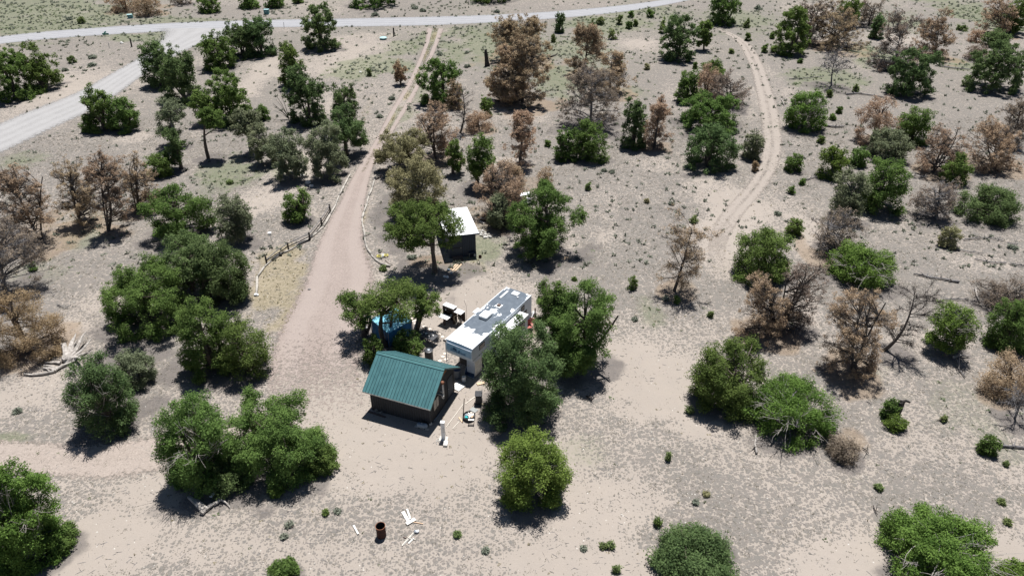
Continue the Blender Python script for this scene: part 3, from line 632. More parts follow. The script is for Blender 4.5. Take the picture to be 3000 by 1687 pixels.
strip('road', [(440,82),(462,100),(440,136),(395,172),(288,231),(218,269),(140,299),(55,329),(-15,360),(-105,398),(-320,485)],
      [(830,80),(700,97),(600,128),(530,160),(442,210),(342,288),(257,339),(180,371),(87,418),(9,453),(-80,494),(-290,592)], side_m, n=200, lift=.028)
strip('driveway', [(1248,78),(1242,128),(1215,194),(1188,248),(1157,295),(1122,357),(1099,411),(1060,465),(1021,531),(1000,570),(967,640),(925,690),(900,770),(880,840),(800,950),(770,1040),(755,1130),(780,1230),(860,1340)],
      [(1306,80),(1281,143),(1250,215),(1215,290),(1176,352),(1140,410),(1104,460),(1088,510),(1080,570),(1066,640),(1072,720),(1100,790),(1145,815),(1120,850),(1080,900),(1075,980),(1080,1050),(1050,1140),(1120,1290)], drive_m, n=300, nv=25, lift=.02, fade=(0, .22), midrange=.55)
strip('dirt_track', [(2070,70),(2150,118),(2190,194),(2205,271),(2218,349),(2226,427),(2200,516),(2140,580),(2075,650),(2060,740),(2070,830)],
      [(2130,88),(2210,128),(2245,186),(2268,252),(2292,310),(2308,427),(2288,504),(2250,562),(2180,640),(2130,720),(2135,830)], track_m, n=200, lift=.016, fade=(.08, .25))
strip('gravel_path', [(-120,1250),(0,1276),(250,1290),(470,1262),(640,1230),(780,1180)], [(-120,1400),(0,1405),(160,1405),(320,1420),(470,1390),(640,1400),(830,1350)], path_m, n=120, lift=.014, fade=(0, .2))

# ------------------------------------------------------------------ cabin with the green metal roof
green_metal = solid('roof_green_metal', (.066, .168, .174), (.05, .135, .144), rough=.45, scale=2.5, stretch=(1, 1, .25), spec=.4, var=.07)
green_metal2 = solid('roof_green_cap', (.085, .205, .205), (.07, .175, .175), rough=.45, scale=2, spec=.4)
seam_m = solid('roof_seam', (.015, .045, .052), (.013, .04, .045), rough=.5)
siding = solid('siding_charcoal', (.03, .032, .038), (.044, .046, .052), rough=.8, scale=3, stretch=(3, 3, .4))
siding_b = solid('siding_blue_black', (.034, .045, .064), (.046, .058, .078), rough=.7, scale=3, stretch=(3, 3, .4))
trim_d = solid('trim_dark', (.03, .028, .027)); plywood = solid('plywood_orange', (.36, .15, .06), (.28, .11, .045), scale=5, stretch=(1, 1, 6))
glass = solid('window_glass', (.02, .025, .03), (.03, .035, .04), rough=.08, spec=.6)
blind = solid('window_blind', (.42, .38, .32), (.36, .32, .27), rough=.6)
white_p = solid('paint_white', (.78, .78, .77), (.70, .70, .69), rough=.5, scale=2); white_d = solid('paint_white_dirty', (.70, .68, .64), (.52, .50, .46), scale=4)
steel = solid('galvanised_steel', (.42, .44, .46), (.30, .32, .34), rough=.4, metal=.7, scale=4); steel_b = solid('blue_grey_tank', (.24, .29, .34), (.18, .22, .26), rough=.45)
rust = solid('rusty_steel', (.085, .032, .02), (.04, .02, .015), rough=.9, scale=7, detail=8, bump=.3); rust2 = solid('rusty_cap', (.24, .10, .055), (.16, .07, .04), scale=6)
black_pl = solid('black_plastic', (.022, .023, .026), (.035, .036, .04), rough=.45, spec=.4); concrete = solid('concrete', (.55, .52, .47), (.42, .40, .36), scale=8, bump=.2)
lumber = solid('new_lumber', (.62, .45, .30), (.52, .37, .25), scale=3, stretch=(2, 2, 2)); lumber_w = solid('weathered_board', (.60, .55, .48), (.47, .43, .37), scale=4); brown_wood = solid('brown_wood', (.09, .06, .05), (.14, .10, .085), scale=4)
O2 = Vector((-11.05, 41.33, 0)); U = Vector((.9335, -.3586, 0)); Vp = Vector((.3586, .9335, 0)); Zv = Vector((0, 0, 1))
def cab(s, t, z): return O2 + U * s + Vp * t + Zv * z
LEN, WID, EZ, RZ = 5.57, 5.14, 2.05, 3.87
cabin = thing('cabin', cab(LEN / 2, WID / 2, 0), 'small dark cabin with a steep teal-green standing-seam metal roof', 'cabin')
s0, s1, t0, t1 = .28, LEN - .34, .52, WID - .48
slope = (RZ - EZ) / (WID / 2)
def rz_at(t): return EZ + slope * (t if t < WID / 2 else WID - t)
th = .10
for nm, a_, b_ in (('wall', (s0, t0), (s1, t0)), ('wall', (s0, t1), (s1, t1))):
    MB().prism([cab(a_[0], a_[1] - th / 2, -.1), cab(b_[0], a_[1] - th / 2, -.1), cab(b_[0], a_[1] + th / 2, -.1), cab(a_[0], a_[1] + th / 2, -.1)], (0, 0, rz_at(t0) + .02)).build('wall', siding, cabin)
for s_ in (s0 + th / 2, s1 - th / 2):          # gable walls between the long walls
    poly = [cab(s_ - th / 2, t0 + th / 2, -.1), cab(s_ - th / 2, t1 - th / 2, -.1), cab(s_ - th / 2, t1 - th / 2, rz_at(t1) - .12), cab(s_ - th / 2, WID / 2, RZ - .14), cab(s_ - th / 2, t0 + th / 2, rz_at(t0) - .12)]
    MB().prism(poly, U * th).build('wall', siding, cabin)
m_ = MB()
for i in range(25):                            # battens of the siding
    x = s0 + .1 + (s1 - s0 - .2) * i / 24; m_.box(cab(x, t0 - th / 2 - .006, .9), (.035, .012, 1.9), ax=(U, Vp, Zv))
for i in range(19):
    y = t0 + .15 + (t1 - t0 - .3) * i / 18; m_.box(cab(s1 + .006, y, .9), (.012, .035, 1.9), ax=(U, Vp, Zv))
m_.build('batten', trim_d, cabin)
poly = [cab(s1 + .013, WID / 2 - 0.1, RZ - .28), cab(s1 + .013, WID / 2 + 1.0, RZ - .98), cab(s1 + .013, WID / 2 + .1, RZ - .98)]
MB().prism(poly, U * .012).build('gable_panel', plywood, cabin)
NP = 22; pw = LEN / NP
for side in (0, 1):
    for i in range(NP):                        # each metal panel with its raised seam
        a_, b_ = i * pw + .004, (i + 1) * pw - .004; ta, tb = (0, WID / 2) if side == 0 else (WID, WID / 2)
        n = (Vp * (-slope if side == 0 else slope) + Zv).normalized()
        q = [cab(a_, ta, EZ), cab(b_, ta, EZ), cab(b_, tb, RZ), cab(a_, tb, RZ)]
        po = MB().prism(q, n * .03).build('roof_panel', green_metal, cabin)
        if i: MB().prism([cab(a_ - .018, ta, EZ) + n * .031, cab(a_ + .010, ta, EZ) + n * .031, cab(a_ + .010, tb, RZ - .02) + n * .031, cab(a_ - .018, tb, RZ - .02) + n * .031], n * .022).build('seam', seam_m, po)
for side in (-1, 1):
    n = (Vp * (side * slope) + Zv).normalized(); d = (Vp * side - Zv * slope).normalized()
    MB().prism([cab(-.03, WID / 2, RZ) + n * .055, cab(LEN + .03, WID / 2, RZ) + n * .055, cab(LEN + .03, WID / 2, RZ) + n * .055 + d * .17, cab(-.03, WID / 2, RZ) + n * .055 + d * .17], n * .012).build('ridge_cap', green_metal2, cabin)
for s_ in (-.022, LEN + .003):
    for ta, tb in ((0, WID / 2), (WID, WID / 2)):
        n = Zv; MB().prism([cab(s_, ta, EZ - .10), cab(s_ + .02, ta, EZ - .10), cab(s_ + .02, tb, RZ - .10), cab(s_, tb, RZ - .10)], (0, 0, .155)).build('rake_trim', green_metal2, cabin)
for ta in (-.022, WID + .002): MB().box(cab(LEN / 2, ta + .01, EZ - .03), (LEN, .02, .10), ax=(U, Vp, Zv)).build('eave_trim', white_d if ta < 0 else green_metal2, cabin)
wy = t0 + .95
wn_ = MB().box(cab(s1 + .02, wy, 1.35), (.04, .92, 1.0), ax=(U, Vp, Zv)).build('window', trim_d, cabin)
MB().box(cab(s1 + .045, wy - .19, 1.35), (.012, .38, .86), ax=(U, Vp, Zv)).build('pane', blind, wn_); MB().box(cab(s1 + .045, wy + .22, 1.35), (.012, .34, .86), ax=(U, Vp, Zv)).build('pane', glass, wn_)
fx, fy = LEN + .14, WID * .36
chm = MB().lathe(cab(fx, fy, 1.9), [(.085, 0), (.085, 1.15)], 16).build('chimney_pipe', steel, cabin, smooth=False)
MB().lathe(cab(fx, fy, 3.05), [(.11, 0), (.13, .05), (.13, .17), (.09, .22)], 16).build('cap', rust2, chm)
MB().tube([cab(fx, fy, 2.0), cab(s1 - .1, fy, 1.98)], .085, 12).build('elbow', steel, chm); MB().box(cab(fx - .1, fy, 2.35), (.22, .3, .04), ax=(U, Vp, Zv)).build('bracket', steel, chm)
MB().box(cab(fx + .05, fy - .16, 1.95), (.16, .10, .24), ax=(U, Vp, Zv)).build('bracket', white_d, chm)
door = MB().box(cab(s1 + .02, t1 - .75, 1.0), (.04, .85, 1.95), ax=(U, Vp, Zv)).build('door', siding_b, cabin); MB().lathe(cab(s1 + .05, t1 - 1.08, 1.0), [(.03, 0), (.03, .06)], 8).build('handle', steel, door)
MB().box(cab(LEN / 2, WID / 2, -.02), (LEN - .7, WID - 1.1, .18), ax=(U, Vp, Zv)).build('floor_slab', brown_wood, cabin)

def board(a, b, w, m, name, label, cat='board', z=0.0, h=.045, group=None, par=None, tilt=0):
    """plank lying from photo point a to photo point b"""
    A, B = G(*a), G(*b); d = (B - A); L_ = d.length; X = d.normalized(); Y = Zv.cross(X)
    o = MB().box((A + B) / 2 + Zv * (z + h / 2 - .02), (L_, w, h), ax=(X, Y, Zv)).build(name, m, par)
    if not par: tag(o, label, cat, group)
    return o
for a, b, w in (((330, 930), (535, 1000), .16), ((395, 868), (560, 935), .14), ((560, 937), (712, 972), .10)):
    board(ZA(*a), ZA(*b), w, brown_wood, 'plank', 'brown plank lying in the shade along the cabin front wall', group='planks along the cabin wall')
for i, (x, y) in enumerate(((430, 918), (478, 945))):
    p = G(*ZA(x, y)); o = MB().rock(p - Zv * .03, (.32, .26, .2), 60 + i).build('rock', bark_grey); tag(o, 'dark rock between the planks in the cabin shade', 'rock', 'rocks at the cabin wall')
board(ZA(893, 1105), ZA(1058, 1152), .18, lumber_w, 'plank', 'pale plank under the blue-grey gas tank at the cabin corner')
p, q = G(*ZA(915, 1088), .22), G(*ZA(1045, 1112), .22); d = (q - p).normalized(); L_ = (q - p).length
tank = thing('gas_tank', ((p.x + q.x) / 2, (p.y + q.y) / 2, 0), 'blue-grey horizontal gas tank lying at the cabin corner', 'tank')
MB().tube([p, p + d * .04, p + d * .12, p + d * (L_ - .12), p + d * (L_ - .04), q], [.06, .15, .2, .2, .15, .06], 18).build('tank_body', steel_b, tank, smooth=True)
for f in (.25, .75): MB().box(p.lerp(q, f) - Zv * .16, (.06, .3, .14), ax=(d, Zv.cross(d), Zv)).build('saddle', black_pl, tank)
MB().lathe(p.lerp(q, .5) + Zv * .19, [(.05, 0), (.05, .08), (.02, .1)], 10).build('valve', steel, tank)
o = MB().rock(G(*ZA(1082, 1092)), (.3, .3, .22), 12).build('rock', concrete); tag(o, 'rounded tan stone beside the gas tank', 'rock')
board(ZA(1225, 1015), ZA(1240, 985), .06, lumber, 'stake', 'short pale stake lying beside the cabin side wall', 'stake')
o = MB().tube([G(*ZA(1120, 1045), .06), G(*ZA(1160, 1000), .05), G(*ZA(1190, 960), .06)], .03, 8).build('pipe', steel_b); tag(o, 'grey pipe lying along the cabin side wall', 'pipe')

# ------------------------------------------------------------------ meter pedestal, fire pit and what lies around it
b0 = G(*ZA(1240, 1262)); ped = thing('utility_pedestal', b0, 'tall white utility pedestal standing between the cabin and the fire pit', 'pedestal', rz=R(-6))
def loc(par, c): return par.matrix_world @ Vector(c)
def pax(par): m = par.matrix_world.to_3x3(); return (m @ Vector((1, 0, 0)), m @ Vector((0, 1, 0)), Vector((0, 0, 1)))
AX = pax(ped)
MB().box(loc(ped, (0, 0, .78)), (.27, .2, 1.66), ax=AX).build('post', white_p, ped, bevel=.012); MB().box(loc(ped, (0, 0, 1.635)), (.31, .25, .04), ax=AX).build('cap', white_p, ped); MB().box(loc(ped, (.06, -.108, .95)), (.13, .02, .5), ax=AX).build('door_panel', white_d, ped)
MB().box(loc(ped, (0, .0, -.01)), (.62, .5, .06), ax=AX).build('base_slab', concrete, ped)
blk = MB().box(G(*ZA(1266, 1330)) + Zv * .06, (.3, .46, .18), rz=R(-4)).build('concrete_block', white_d, bevel=.01); tag(blk, 'white concrete block in front of the utility pedestal', 'block')
for i in range(14):
    rnd = random.Random(i); p = G(*ZA(1165 + rnd.uniform(-25, 45), 1290 + rnd.uniform(-70, 40))); o = MB().rock(p - Zv * .02, (rnd.uniform(.05, .1), rnd.uniform(.05, .1), .07), i, 5).build('stone', white_d); tag(o, 'small white stone chip at the foot of the utility pedestal', 'stone', 'white chips by the pedestal')
fc = G(*ZK(510, 880)); pit = thing('fire_pit', fc, 'round black steel fire ring full of burnt scraps', 'fire pit')
m_ = MB(); m_.lathe(fc, [(.42, -.02), (.44, .30), (.46, .30), (.44, -.02)], 28, False, False); m_.build('ring', black_pl, pit)
MB().lathe(fc + Zv * .16, [(.0, .0), (.40, .02)], 24, False, False).build('ash', solid('ash', (.05, .048, .045), (.16, .15, .14), scale=12), pit)
for i, (x, y, l_, w_, an, mm) in enumerate(((.1, .05, .5, .12, 80, white_p), (.18, 0, .36, .2, 20, white_d), (-.02, -.05, .6, .08, 100, white_d), (.2, .18, .3, .14, -30, lumber_w), (.24, -.12, .28, .12, 60, lumber), (.05, .22, .3, .07, 10, brown_wood), (.0, .1, .4, .06, 45, white_p), (.27, .05, .2, .1, 120, white_p))):
    MB().box(fc + Vector((x, y, .27 + .02 * (i % 4))), (l_, w_, .05), rz=R(an)).build('scrap', mm, pit)
MB().rock(fc + Vector((-.2, -.2, .2)), (.3, .22, .14), 4).build('scrap', solid('turquoise_plastic', (.05, .5, .5), (.04, .4, .42)), pit); MB().rock(fc + Vector((-.22, .05, .2)), (.28, .3, .12), 8).build('scrap', steel_b, pit)
sb = G(*ZK(540, 1005)); stool = thing('folding_stool', sb, 'small black folding stool frame leaning on the fire ring', 'stool')
for s_ in (-.2, .2):
    MB().tube([sb + Vector((s_, -.02, 0)), sb + Vector((s_ * .95, .34, .42))], .016, 8).build('leg', black_pl, stool); MB().tube([sb + Vector((s_, .40, 0)), sb + Vector((s_ * .95, .05, .42))], .016, 8).build('leg', black_pl, stool)
MB().tube([sb + Vector((-.2, .06, .12)), sb + Vector((.2, .06, .12))], .014, 8).build('crossbar', black_pl, stool); MB().box(sb + Vector((0, .2, .43)), (.44, .16, .03)).build('seat', white_d, stool)
A_ = G(*ZK(410, 868)); o = MB().tube([A_ - Zv * .05, A_ + Vector((.08, 0, .9)), A_ + Vector((.16, 0, 1.85))], [.035, .033, .03], 8).build('post', rust); tag(o, 'tall rusty iron post standing beside the fire ring', 'post')
sh = MB().box(G(*ZK(582, 755)) + Zv * .02, (.55, .42, .02), rz=R(-35)).build('plastic_sheet', solid('clear_sheet', (.33, .34, .33), (.25, .26, .255), rough=.25)); tag(sh, 'grey plastic sheet lying behind the fire ring', 'sheet')
board(ZK(348, 868), ZK(402, 945), .11, lumber, 'plank', 'short tan plank beside the fire ring', z=.0)
board(ZK(245, 1050), ZK(352, 932), .05, lumber_w, 'stick', 'thin pale stick pointing from the fire ring to the pedestal', 'stick', h=.03)
board(ZK(145, 1025), ZK(412, 665), .05, lumber_w, 'edging_pole', 'long thin edging pole laid on the sand from the pedestal past the iron post', 'pole', h=.04)
board(ZK(445, 660), ZK(602, 545), .07, lumber_w, 'edging_pole', 'short edging pole laid between the iron post and the black bin', 'pole', h=.04)
board(ZK(560, 700), ZK(612, 600), .03, brown_wood, 'stick', 'dark stick on the sand behind the fire ring', 'stick', h=.03)
bb = G(*ZK(660, 640)); bn = thing('trash_bin', bb, 'black wheeled trash bin under the big pinyon', 'bin')
MB().prism([bb + Vector((-.24, -.26, 0)), bb + Vector((.24, -.26, 0)), bb + Vector((.24, .26, 0)), bb + Vector((-.24, .26, 0))], (0, 0, .86)).build('body', black_pl, bn, bevel=.03)
MB().box(bb + Vector((0, 0, .90)), (.56, .6, .06)).build('lid', black_pl, bn, bevel=.02); MB().tube([bb + Vector((-.25, .33, .9)), bb + Vector((.25, .33, .9))], .018, 8).build('handle', black_pl, bn)
for s_ in (-.24, .24): MB().tube([bb + Vector((s_ - .03, .28, .1)), bb + Vector((s_ + .03, .28, .1))], .11, 14).build('wheel', black_pl, bn)
pal = thing('boardwalk', G(*ZK(335, 390)), 'whitewashed board mat at the cabin door', 'mat'); X = (G(*ZK(375, 450)) - G(*ZK(275, 395))).normalized(); Y = Zv.cross(X)
for i in range(5): MB().box(G(*ZK(335, 388)) + Y * ((i - 2) * .175) + Zv * .03, (.85, .15, .05), ax=(X, Y, Zv)).build('slat', white_p if i % 2 else white_d, pal)
bs = thing('paddle_board', G(*ZK(688, 335)), 'pale rectangular board with a stick handle lying by the pinyon', 'board'); d = G(*ZK(735, 322)) - G(*ZK(640, 345))
MB().box(G(*ZK(688, 338)) + Zv * .03, (.62, .30, .04), rz=math.atan2(d.y, d.x)).build('blade', lumber, bs); MB().tube([G(*ZK(695, 350), .06), G(*ZK(715, 285), .06)], .02, 8).build('handle', lumber_w, bs)
# barrel, bucket, leaning panels under the trailer nose
def drum(name, p, r, h, m, label, cat, lidm=None, ribs=True, open_=False):
    t = thing(name, p, label, cat); prof = [(r * .97, 0), (r, .02)]
    for f in (.33, .66): prof += [(r, h * f - .03), (r * 1.035, h * f), (r, h * f + .03)] if ribs else [(r * 1.02, h * f)]
    prof += [(r, h - .03), (r * 1.03, h - .015), (r * 1.03, h)]
    if open_: prof += [(r * .97, h), (r * .96, .05), (0.01, .04)]
    MB().lathe(p - Zv * .03, prof, 28, True, not open_).build('body', m, t, smooth=False)
    if lidm: MB().lathe(p + Zv * (h - .028), [(r * 1.05, 0), (r * 1.05, .04), (r * .8, .07), (.03, .09)], 28).build('lid', lidm, t)
    return t
drum('rain_barrel', G(*ZK(318, 232)), .30, .80, solid('barrel_grey_blue', (.10, .115, .14), (.13, .14, .165), rough=.5), 'grey-blue plastic rain barrel between cabin and trailer', 'barrel', solid('barrel_lid_blue', (.03, .045, .09), (.04, .055, .1)))
bk = drum('bucket', G(*ZK(425, 295)), .16, .40, white_p, 'white plastic bucket in the shade under the trailer nose', 'bucket', white_d, ribs=False)
p = G(*ZK(425, 295)); MB().tube([p + Vector((.16 * math.cos(w), .03, .30 - .16 * abs(math.sin(w)))) for w in np.linspace(0, math.pi, 9)], .006, 6).build('handle', steel, bk)
pn = thing('solar_panel', G(*ZK(515, 235)), 'dark glazed panel leaning under the trailer nose', 'panel')
pX = (G(*ZK(580, 245)) - G(*ZK(470, 195))).normalized(); pY = (Zv * .62 + Vector((.2, .75, 0))).normalized()
MB().box(G(*ZK(520, 205)) + Zv * .22, (.95, .62, .04), ax=(pX, pY, pX.cross(pY))).build('frame', steel, pn); MB().box(G(*ZK(520, 205)) + Zv * .22 + pX.cross(pY) * (.022 if pX.cross(pY).z > 0 else -.022), (.87, .54, .012), ax=(pX, pY, pX.cross(pY))).build('pane', solid('panel_navy', (.02, .035, .07), (.03, .05, .09), rough=.2), pn)
o = MB().box(G(*ZK(545, 190)) + Zv * .45, (1.15, .06, .05), ax=((G(*ZK(590, 235)) - G(*ZK(505, 120), .8)).normalized(), Vector((.6, -.8, 0)), Vector((.5, .4, .7)))).build('leaning_board', lumber_w); tag(o, 'pale strip of board leaning on the dark panel', 'board')
tk = drum('water_tank', G(*ZA(1066, 300)), .34, .95, black_pl, 'black lidded water tank behind the cabin ridge', 'tank', black_pl)
MB().lathe(G(*ZA(1066, 300)) + Zv * .96, [(.14, 0), (.14, .07), (.1, .09)], 16).build('cap', steel, tk)

# ------------------------------------------------------------------ fifth-wheel trailer
T0 = Vector((-5.238, 46.265, 0)); TU = Vector((.53083, .84747, 0)); TW = Vector((.84747, -.53083, 0))
def tr(s, t, z): return T0 + TU * s + TW * t + Zv * z
TAX = (TU, TW * -1, Zv); TAX2 = (TU, TW, Zv)
rv_white_shade = solid('trailer_white_shade', (.56, .61, .67), (.50, .55, .61), rough=.4, scale=1.5, spec=.4); rv_grey = solid('trailer_grey_stripe', (.30, .33, .38), (.26, .29, .34), rough=.4)  # trailer white darkened and blued: the shade on its sides is in the colour
rv_blue = solid('trailer_pale_blue', (.36, .50, .62), (.32, .46, .58), rough=.4); rv_navy = solid('trailer_navy_print', (.03, .06, .13), (.04, .08, .16), rough=.5)
m, nt, out = new_mat('peeling_roof'); N, noise, math_, step, mix, L = nodes(nt)
tc = N('ShaderNodeTexCoord').outputs['Object']; sep = N('ShaderNodeSeparateXYZ')
at = N('ShaderNodeAttribute', attribute_name='along'); n1 = noise(tc, 1.15, 5, .6, .6); n2 = noise(tc, 5, 4, .65); nn = math_('MULTIPLY_ADD', n2, .28, math_('MULTIPLY', n1, .72))
pe = step(math_('ADD', nn, at.outputs['Fac']), .50, .525)
dk = mix(step(noise(tc, 3, 3), .4, .7), (.072, .092, .116), (.10, .122, .148)); wt = mix(step(n2, .4, .6), (.86, .86, .86), (.76, .77, .78))
bs_ = N('ShaderNodeBsdfPrincipled'); bs_.inputs['Roughness'].default_value = .7; L.new(mix(pe, dk, wt), bs_.inputs['Base Color'])
bp = N('ShaderNodeBump'); bp.inputs['Distance'].default_value = .01; L.new(pe, bp.inputs['Height']); L.new(bp.outputs[0], bs_.inputs['Normal']); L.new(bs_.outputs[0], out.inputs[0]); peel = m
rv = thing('travel_trailer', tr(4.6, 1.25, 0), 'long white fifth-wheel travel trailer with a peeling dark roof', 'trailer')
TL, TWd, TZ = 9.1, 2.5, 3.08
prof = [(.14, TZ), (.03, TZ - .22), (0, TZ - .9), (.10, TZ - 1.28), (.42, 1.58), (2.55, 1.52), (2.85, .62), (TL - .1, .62), (TL, .8), (TL, TZ - .25), (TL - .12, TZ)]
MB().prism([tr(s, 0, z) for s, z in prof], TW * TWd).build('body', rv_white_shade, rv, bevel=.04)
# roof membrane, cambered, with the coating flaked off in patches
ns_, nt_ = 60, 12; V = []; al = []
for i in range(ns_ + 1):
    for j in range(nt_ + 1):
        s = .12 + (TL - .24) * i / ns_; t = .03 + (TWd - .06) * j / nt_
        V.append(tr(s, t, TZ + .012 + .05 * math.sin(math.pi * j / nt_)))
        e = -.115 + .36 * max(0, 1 - s / 2.6) ** .55 * (1 if s < 2.6 else 0) + .11 * math.exp(-((s - 5.0) / .8) ** 2) * (1 if t < 1.9 else .4) + .13 * math.exp(-((t - 2.45) / .28) ** 2) - .07 * math.exp(-((s - 7.2) / .9) ** 2) - .12 * math.exp(-((s - 3.2) / .6) ** 2) * (1 if t < 2.2 else 0)
        e += .22 * math.exp(-((s - 7.7) / .62) ** 2 - ((t - .45) / .16) ** 2) + .1 * math.exp(-((s - 8.95) / .2) ** 2) + .12 * math.exp(-((t - .02) / .06) ** 2)
        al.append(e)
F = [(i * (nt_ + 1) + j, i * (nt_ + 1) + j + 1, (i + 1) * (nt_ + 1) + j + 1, (i + 1) * (nt_ + 1) + j) for i in range(ns_) for j in range(nt_)]
me = bpy.data.meshes.new('roof'); me.from_pydata([tuple(v) for v in V], [], [f[::-1] for f in F]); at = me.attributes.new('along', 'FLOAT', 'POINT'); at.data.foreach_set('value', al); me.materials.append(peel); me.update()
ro = bpy.data.objects.new('roof', me); COL.objects.link(ro); ro.parent = rv; ro.matrix_parent_inverse = rv.matrix_world.inverted()
for t_ in (.0, TWd): MB().box(tr(TL / 2, t_, TZ + .012), (TL - .1, .035, .05), ax=TAX2).build('roof_rail', rv_white_shade, rv)
ac = MB().prism([tr(3.75, .57, TZ + .05), tr(4.75, .57, TZ + .05), tr(4.75, 1.35, TZ + .05), tr(3.75, 1.35, TZ + .05)], (0, 0, .30)).build('air_conditioner', white_p, rv, bevel=.09); MB().box(tr(4.77, .96, TZ + .2), (.03, .5, .16), ax=TAX2).build('grille', rv_grey, ac)
v1 = MB().box(tr(6.12, 1.05, TZ + .075), (.52, .52, .05), ax=TAX2).build('roof_vent', white_p, rv); MB().box(tr(6.12, 1.05, TZ + .15), (.26, .26, .11), ax=TAX2).build('lid', brown_wood, v1)
v2 = MB().box(tr(8.45, 1.25, TZ + .075), (.55, .62, .07), ax=TAX2).build('roof_vent', white_p, rv); MB().box(tr(8.45, 1.25, TZ + .125), (.46, .52, .04), ax=TAX2).build('lid', white_p, v2)
MB().prism([tr(7.2, .38, TZ + .035), tr(8.3, .38, TZ + .035), tr(8.3, .55, TZ + .035), tr(7.2, .55, TZ + .035)], (0, 0, .06)).build('antenna_cover', white_p, rv, bevel=.02)
MB().lathe(tr(8.0, 1.75, TZ + .04), [(.08, 0), (.08, .1), (.05, .13)], 12).build('pipe_vent', white_p, rv)
MB().box(tr(1.15, 2.3, TZ + .05), (.28, .04, .05), ax=TAX2).build('roof_bracket', rv_grey, rv)
aw = MB().tube([tr(.05, -.10, TZ - .12), tr(8.6, -.10, TZ - .12)], .075, 12).build('awning_roll', white_d, rv); MB().box(tr(4.6, -.19, TZ + .01), (.75, .32, .06), ax=TAX2).build('awning_bracket', white_p, rv)
for s_ in (.06, 8.55): MB().box(tr(s_, -.06, 1.9), (.05, .05, 2.2), ax=TAX2).build('awning_arm', rv_white_shade, rv)
MB().box(tr(.02, -.12, TZ - .13), (.1, .2, .16), ax=TAX2).build('awning_cap', black_pl, rv)
sl_ = MB().box(tr(4.95, 2.93, 1.64), (4.15, .84, 1.86), ax=TAX2).build('slide_out', rv_white_shade, rv, bevel=.02)
MB().box(tr(4.95, 2.95, 2.595), (4.2, .93, .05), ax=TAX2).build('slide_roof', white_p, sl_); MB().box(tr(4.95, 2.52, 2.66), (4.3, .05, .08), ax=TAX2).build('seal', rv_grey, sl_)
MB().box(tr(4.95, 3.356, 1.05), (4.15, .012, .10), ax=TAX2).build('stripe', rv_navy, sl_); MB().box(tr(2.868, 2.93, 1.05), (.012, .8, .10), ax=TAX2).build('stripe', rv_navy, sl_)
for s_, w_ in ((6.1, .85), (4.4, 1.1)):
    w0 = MB().box(tr(s_, 3.36, 1.95), (w_, .03, .62), ax=TAX2).build('window', trim_d, sl_); MB().box(tr(s_, 3.378, 1.95), (w_ - .08, .012, .54), ax=TAX2).build('pane', glass, w0)
w0 = MB().box(tr(2.86, 3.0, 2.1), (.03, .5, .5), ax=TAX2).build('window', trim_d, sl_); MB().box(tr(2.842, 3.0, 2.1), (.012, .42, .42), ax=TAX2).build('pane', glass, w0)
for s_, z_, w_, h_ in ((1.4, 2.62, .72, .46), (7.6, 2.55, .5, .5), (8.05, 1.9, .42, .4)):
    w0 = MB().box(tr(s_, 2.51, z_), (w_, .03, h_), ax=TAX2).build('window', trim_d, rv); MB().box(tr(s_, 2.527, z_), (w_ - .07, .012, h_ - .07), ax=TAX2).build('pane', glass, w0)
for z_, h_ in ((1.28, .05), (1.12, .03)): MB().box(tr(8.05, 2.507, z_), (2.0, .015, h_), ax=TAX2).build('stripe', rv_grey, rv)
MB().box(tr(1.3, 2.507, 1.95), (2.3, .015, .05), ax=TAX2).build('stripe', rv_grey, rv)
# nose: blue ribbed panel with pale pinstripes, pine emblem and lettering
def nose(t, f):                     # f: 0 at the roof edge, 1 at the bottom of the blue panel, following the cap's profile
    zz = TZ - .22 - f * .68; ss = .03 - f * .03; return tr(ss, t, zz)
nn_ = (TU * -1)
MB().prism([nose(.12, .02), nose(TWd - .1, .02), nose(TWd - .1, 1.0), nose(.12, 1.0)], nn_ * .012).build('nose_panel', rv_blue, rv)
for i in range(9):
    f = .10 + .105 * i
    for ta, tb in (((.14, .52), (1.95, TWd - .12)) if i > 1 and i < 7 else ((.14, TWd - .12),)): MB().prism([nose(ta, f), nose(tb, f), nose(tb, f + .035), nose(ta, f + .035)], nn_ * .02).build('pinstripe', rv_white_shade, rv)
for k, (t_, f0, f1, w_) in enumerate(((.74, .62, .24, .10), (.86, .62, .20, .12), (.98, .64, .28, .10), (1.3, .62, .42, .09))):
    MB().prism([nose(t_ - w_, f0), nose(t_ + w_, f0), nose(t_, f1)], nn_ * .022).build('pine_emblem', rv_navy, rv)
fc_ = bpy.data.curves.new('lettering', 'FONT'); fc_.body = 'SunnyBrook'; fc_.size = .30; fc_.extrude = .004; fc_.shear = .25
lo = bpy.data.objects.new('lettering', fc_); COL.objects.link(lo); fc_.materials.append(rv_navy)
Mx = Matrix.Identity(4); fx_ = TW; fz_ = (nose(0, 0) - nose(0, 1)).normalized(); fn_ = fx_.cross(fz_)
for i in range(3): Mx[i][0] = fx_[i]; Mx[i][1] = fz_[i]; Mx[i][2] = fn_[i]; Mx[i][3] = (nose(.42, .86) + nn_ * .026)[i]
bpy.context.view_layer.update(); lme = bpy.data.meshes.new_from_object(lo.evaluated_get(bpy.context.evaluated_depsgraph_get())); bpy.data.objects.remove(lo)
lme.transform(Mx); lme.name = 'lettering'; lo = bpy.data.objects.new('lettering', lme); COL.objects.link(lo); lo.parent = rv; lo.matrix_parent_inverse = rv.matrix_world.inverted()
MB().box(tr(.16, 1.25, TZ - 1.33), (.05, .16, .05), ax=TAX2).build('marker_lamp', trim_d, rv); MB().box(tr(.0, 1.25, TZ - .2), (.05, 2.2, .03), ax=TAX2).build('trim_strip', rv_grey, rv)
